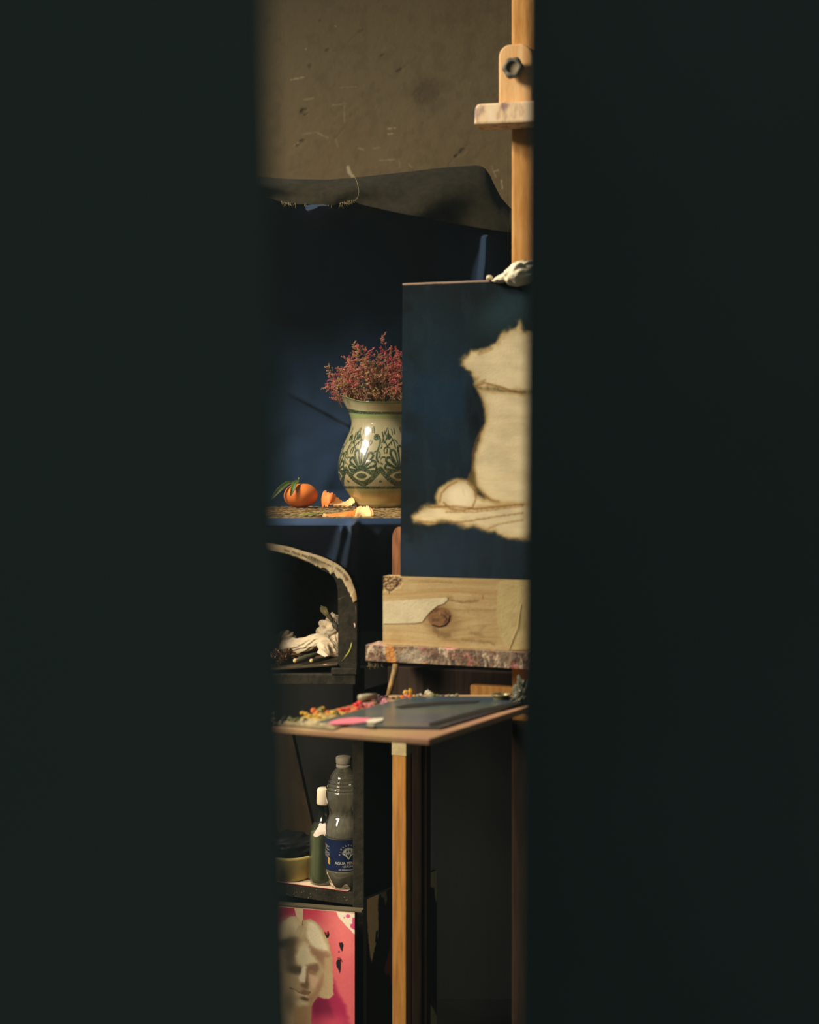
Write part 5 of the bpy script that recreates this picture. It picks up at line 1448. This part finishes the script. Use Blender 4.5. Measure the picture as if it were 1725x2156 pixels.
# ------------------------------------------------------------------ pink picture
def build_pink():
    m = .257; a = math.atan(m); u = Vector((math.cos(a), -math.sin(a), 0)); n = Vector((-math.sin(a), -math.cos(a), 0))
    TR = P(747, 1921, 2.735)
    W = .30; H = TR.z - .06
    O = TR - u * W; O.z = .06
    nx, ny = 430, 620
    # only the upper part is seen; give it most of the rows
    zs = np.concatenate([np.linspace(0, TR.z - .06 - .30, 12)[:-1], np.linspace(TR.z - .06 - .30, H, ny)])
    X, Z = np.meshgrid(np.linspace(0, W, nx), zs); X = X.ravel(); Z = Z.ravel()
    V = np.array(O)[None, :] + X[:, None] * np.array(u)[None, :] + Z[:, None] * np.array((0, 0, 1.))[None, :]
    x, y = scr(V)
    C = np.zeros((len(x), 3)) + np.array([210, 98, 102.])
    blend(C, .5 * ss(.4, .65, fbm(x * .03, y * .03, 201)), (216, 118, 112))
    blend(C, .85 * ss(1960, 1915, y) * ss(720, 640, x), (190, 48, 76))
    blend(C, .9 * ss(640, 600, x), (140, 30, 58))
    blob(C, x, y, 720, 1960, 34, 60, (232, 122, 118), .9, -10, .6)
    # magenta fall on the lower left
    poly(C, x, y, [(650, 2088), (700, 2080), (702, 2060), (712, 2090), (728, 2120), (738, 2160), (740, 2300), (640, 2300)], (158, 34, 74), 6, 3, 3, .9)
    poly(C, x, y, [(655, 2098), (690, 2102), (704, 2145), (665, 2160)], (112, 26, 56), 6, 3, 4, .7)
    blob(C, x, y, 690, 2160, 40, 22, (214, 84, 104), .7, 0, .7)
    # unpainted corner
    poly(C, x, y, [(708, 1918), (760, 1926), (760, 1972), (745, 1966), (728, 1948), (712, 1930)], (232, 220, 192), 1.0, .8, 3)
    poly(C, x, y, [(742, 1932), (752, 1934), (752, 1962), (738, 1952), (737, 1946), (742, 1944)], (206, 74, 118), 1.0, 1.5, 4, 1, .2)
    blob(C, x, y, 733, 1929, 4.5, 4, (206, 74, 118), .25, 0, .9); blob(C, x, y, 725, 1932, 1.4, 1.8, (206, 100, 130), .3)
    # plaster head
    xw = x + 3.2 * (fbm(x * .06, y * .06, 301) - .5) * 2; yw = y + 3.2 * (fbm(x * .06, y * .06, 302) - .5) * 2
    hair = (206, 190, 150); shade = (134, 112, 78); deep = (74, 62, 42); lite = (232, 220, 184)
    poly(C, xw, yw, [(560, 1975), (590, 1945), (612, 1931), (632, 1931), (640, 1938), (655, 1934), (666, 1941), (678, 1956), (688, 1975), (695, 1995), (700, 2020), (701, 2070), (703, 2095), (694, 2104), (680, 2103), (668, 2098), (655, 2118), (656, 2180), (560, 2200)], (182, 160, 118), 1.6)
    blob(C, xw, yw, 613, 1956, 26, 24, (206, 192, 152), .6, 15, .9)
    blob(C, xw, yw, 604, 1985, 24, 10, deep, .6, -12, .85)
    blob(C, xw, yw, 612, 2005, 12, 36, deep, .8, 0, .8)
    poly(C, xw, yw, [(648, 1940), (662, 1942), (676, 1960), (686, 1985), (690, 2000), (676, 2003), (664, 1996), (652, 1985), (646, 1965)], lite, 5, 1.5, 5, .9)
    for k in range(9): stroke(C, xw, yw, ((648 + k * 4, 1946 + k * 2), (656 + k * 4.3, 1972), (664 + k * 3.4, 1996 + k)), .6, (190, 174, 136), 1.5, .2)
    for k in range(6): stroke(C, xw, yw, ((640 - k * 2, 1945 + k), (632 - k * 3, 1970), (622 - k * 3, 1988)), .7, (118, 100, 70), 1.5, .28)
    # brow and forehead
    poly(C, xw, yw, [(640, 1985), (652, 1990), (662, 2010), (670, 2028), (655, 2030), (640, 2034), (628, 2030), (622, 2015), (628, 1998)], (214, 200, 162), 6)
    poly(C, xw, yw, [(652, 1992), (664, 1998), (684, 2003), (698, 2012), (700, 2050), (690, 2050), (680, 2032), (668, 2022), (658, 2010)], (148, 108, 84), 6, 2, 3, .8)
    # eye sockets
    blob(C, xw, yw, 622, 2041, 17, 9, deep, .6, 10, .9)
    poly(C, xw, yw, [(645, 2030), (668, 2028), (672, 2040), (664, 2052), (654, 2052), (647, 2042)], (124, 92, 68), 5, 0, 3, .85)
    blob(C, xw, yw, 658, 2046, 8, 4, (164, 124, 92), .5, 25, .7)
    # nose
    poly(C, xw, yw, [(636, 2032), (645, 2034), (646, 2060), (643, 2070), (632, 2068), (629, 2060), (634, 2048)], lite, 3.5)
    poly(C, xw, yw, [(645, 2040), (652, 2052), (654, 2068), (648, 2082), (640, 2082), (632, 2072), (643, 2068), (646, 2055)], (112, 84, 56), 4, 0, 3, .85)
    # cheeks
    poly(C, xw, yw, [(650, 2050), (668, 2056), (674, 2068), (664, 2082), (656, 2078), (651, 2062)], (216, 178, 144), 5, 0, 3, .85)
    poly(C, xw, yw, [(606, 2052), (626, 2058), (628, 2072), (618, 2090), (606, 2082)], (168, 148, 106), 4, 0, 3, .8)
    poly(C, xw, yw, [(674, 2062), (682, 2050), (684, 2075), (670, 2098), (655, 2112), (650, 2100), (662, 2085)], (156, 108, 82), 6, 0, 3, .6)
    # mouth and chin
    stroke(C, xw, yw, ((612, 2080), (624, 2083), (634, 2090), (645, 2091), (652, 2089)), 1.2, (70, 50, 34), 1.6, .85)
    poly(C, xw, yw, [(616, 2080), (630, 2076), (640, 2079), (650, 2084), (645, 2089), (632, 2088)], (170, 146, 108), 2.5, 0, 3, .8)
    poly(C, xw, yw, [(622, 2086), (634, 2092), (648, 2093), (644, 2099), (632, 2099)], (212, 190, 150), 2.5, 0, 3, .85)
    poly(C, xw, yw, [(620, 2084), (634, 2094), (640, 2098), (632, 2100), (622, 2094)], (198, 176, 136), 3)
    poly(C, xw, yw, [(634, 2086), (642, 2082), (652, 2088), (650, 2094), (640, 2094)], (134, 98, 72), 3)
    blob(C, xw, yw, 641, 2102, 9, 4, (74, 54, 36), .6, 15, .8)
    blob(C, xw, yw, 634, 2113, 16, 8, (204, 188, 148), .6, 15, .85)
    blob(C, xw, yw, 612, 2110, 12, 22, (96, 82, 56), .8, 0, .6)
    poly(C, xw, yw, [(620, 2118), (650, 2116), (655, 2100), (658, 2200), (618, 2200)], (160, 126, 84), 5, 0, 3, .85)
    # hair fall at the right
    poly(C, xw, yw, [(684, 2015), (698, 2015), (701, 2060), (702, 2096), (690, 2103), (674, 2100), (672, 2092), (684, 2070)], (190, 166, 124), 5, 1.5, 5, .9)
    for k in range(5): stroke(C, xw, yw, ((686 + k * 3, 2020), (687 + k * 3, 2060), (682 + k * 4, 2096)), .6, (150, 124, 86), 1.5, .28)
    # torn holes
    poly(C, x, y, [(683, 1962), (688, 1964), (692, 1960), (694, 1968), (692, 1974), (688, 1975), (685, 1969)], (26, 24, 22), .6)
    poly(C, x, y, [(685, 1963), (688, 1964), (690, 1959), (691, 1965), (688, 1969)], (196, 28, 34), .6)
    poly(C, x, y, [(714, 1985), (721, 1984), (724, 1990), (722, 2000), (721, 2004), (717, 1998), (715, 1992)], (30, 26, 24), .6)
    blob(C, x, y, 714, 2004, 1.6, 2.2, (60, 26, 28), .3)
    poly(C, x, y, [(711, 2020), (718, 2020), (718, 2040), (716, 2050), (713, 2042), (709, 2035), (708, 2026)], (28, 24, 22), .6)
    stroke(C, x, y, ((711, 2017), (717, 2018), (721, 2025)), .9, (36, 26, 26), .5, .9)
    # thin white tape up from the head
    poly(C, x, y, [(614, 1898), (639, 1900), (638, 1945), (634, 1942), (624, 1928), (620, 1912)], (204, 186, 148), .7)
    stroke(C, x, y, ((638, 1938), (637, 1947)), .8, (60, 50, 34), .5, .7)
    # ragged white upper edge
    blend(C, ss(2.6, 1.6, (y - (1908 + (x - 597) * .083)) + 1.8 * (fbm(x * .12, y * .0, 8) - .5)), (196, 170, 138))
    blend(C, .05 * ss(.4, .7, fbm(x * .4, y * .4, 99)), (120, 60, 60))
    r = empty('pink_picture', O, 'torn pink and magenta picture of a white plaster head, leaning below the shelf', 'picture')
    mesh('print', V, gridf(nx, len(zs)), attrmat('picture_print', .65, .2, bump=.06, bscale=300), r, True, None, lin(np.clip(C, 0, 255)))
    box('stretcher', O - n * .0006, u * W, -n * .018, (0, 0, H), simple('stretcher_wood', (120, 100, 70), .8, .2), r, .0008)
    q = P(590, 1905, 2.72); 
    box('top_strip', Vector((O.x, O.y, TR.z + .0006)) + u * .0, u * (W + .014), -n * .018, (0, 0, .0035), simple('grey_strip', (88, 80, 60), .8, .2), r, .0005)
build_pink()

# ------------------------------------------------------------------ leaning dark panel behind the easel leg
def build_panel():
    A = P(773, 1893, 2.65); B = P(920, 1833, 2.84)
    zt = A.z
    u = (Vector((B.x, B.y, 0)) - Vector((A.x, A.y, 0))); W = u.length; u.normalize(); n = Vector((u.y, -u.x, 0))
    nx, ny = 260, 420
    X, Z = np.meshgrid(np.linspace(0, W, nx), np.linspace(0.012, zt, ny)); X = X.ravel(); Z = Z.ravel()
    V = np.stack([A.x + u.x * X, A.y + u.y * X, Z], 1)
    # lean forward foot
    V[:, 1] -= 0
    x, y = scr(V)
    C = np.zeros((len(x), 3)) + np.array([34, 34, 34.])
    g = (230, 212, 156)
    poly(C, x, y, [(770, 1890), (800, 1876), (796, 1900), (797, 1950), (797, 1968), (792, 1985), (788, 2003), (785, 2015), (782, 2030), (776, 1980)], g, 1.2, 1.5, 3, 1, .2)
    poly(C, x, y, [(800, 1880), (814, 1870), (815, 1898), (812, 1908), (809, 1890), (804, 1890)], (150, 136, 94), 1, 1.5, 4, .9, .2)
    poly(C, x, y, [(896, 1838), (922, 1828), (922, 1890), (918, 1902), (914, 1870), (905, 1866), (898, 1866)], (170, 156, 110), 1, 1.5, 5, 1, .2)
    poly(C, x, y, [(792, 1960), (796, 1960), (794, 1985), (790, 1984)], (34, 34, 30), .8)
    # the reddish lower figure and pale shapes
    poly(C, x, y, [(824, 1972), (819, 2005), (812, 2030), (810, 2045), (815, 2052), (820, 2048), (824, 2075), (832, 2100), (840, 2030)], (140, 74, 46), 2, 1.5, 6, .9)
    poly(C, x, y, [(897, 2110), (905, 2112), (918, 2128), (925, 2160), (897, 2170)], (160, 150, 104), 1.2, 1.2, 7, 1, .2)
    poly(C, x, y, [(898, 2095), (910, 2100), (925, 2125), (932, 2165), (916, 2130)], (70, 52, 34), 2, 1, 8, .8)
    r = empty('dark_panel', (A.x, A.y, 0), 'dark painted panel with bare torn patches leaning behind the easel leg', 'panel')
    mesh('painted_face', V, gridf(nx, ny), attrmat('panel_paint', .7, .2, bump=.3, bscale=200), r, True, None, lin(C))
    box('panel_board', Vector((A.x, A.y, .012)) - n * .0006, u * W, -n * .008, (0, 0, zt - .012), M_edge, r, 0)
    box('panel_foot', Vector((A.x, A.y, 0)) - n * .009, u * W, n * .009, (0, 0, .0118), M_edge, r, 0)
build_panel()

# ------------------------------------------------------------------ haze added to lift the dark tones
def build_haze():
    m = bpy.data.materials.new('added_haze'); m.use_nodes = True; N = m.node_tree.nodes; K = m.node_tree.links
    N.remove(N['Principled BSDF'])
    v = N.new('ShaderNodeVolumeScatter'); v.inputs['Color'].default_value = (.66, .92, 1.0, 1); v.inputs['Density'].default_value = .0085; v.inputs['Anisotropy'].default_value = 0
    K.new(v.outputs[0], N['Material Output'].inputs['Volume'])
    o = bmobj('added_haze', box_bm((-2.1, 1.45, .01), (4.2, 0, 0), (0, 2.5, 0), (0, 0, 3.2), 0), m)
    tag(o, 'thin haze added to lift the dark tones of the studio', 'haze', kind='stuff')
build_haze()
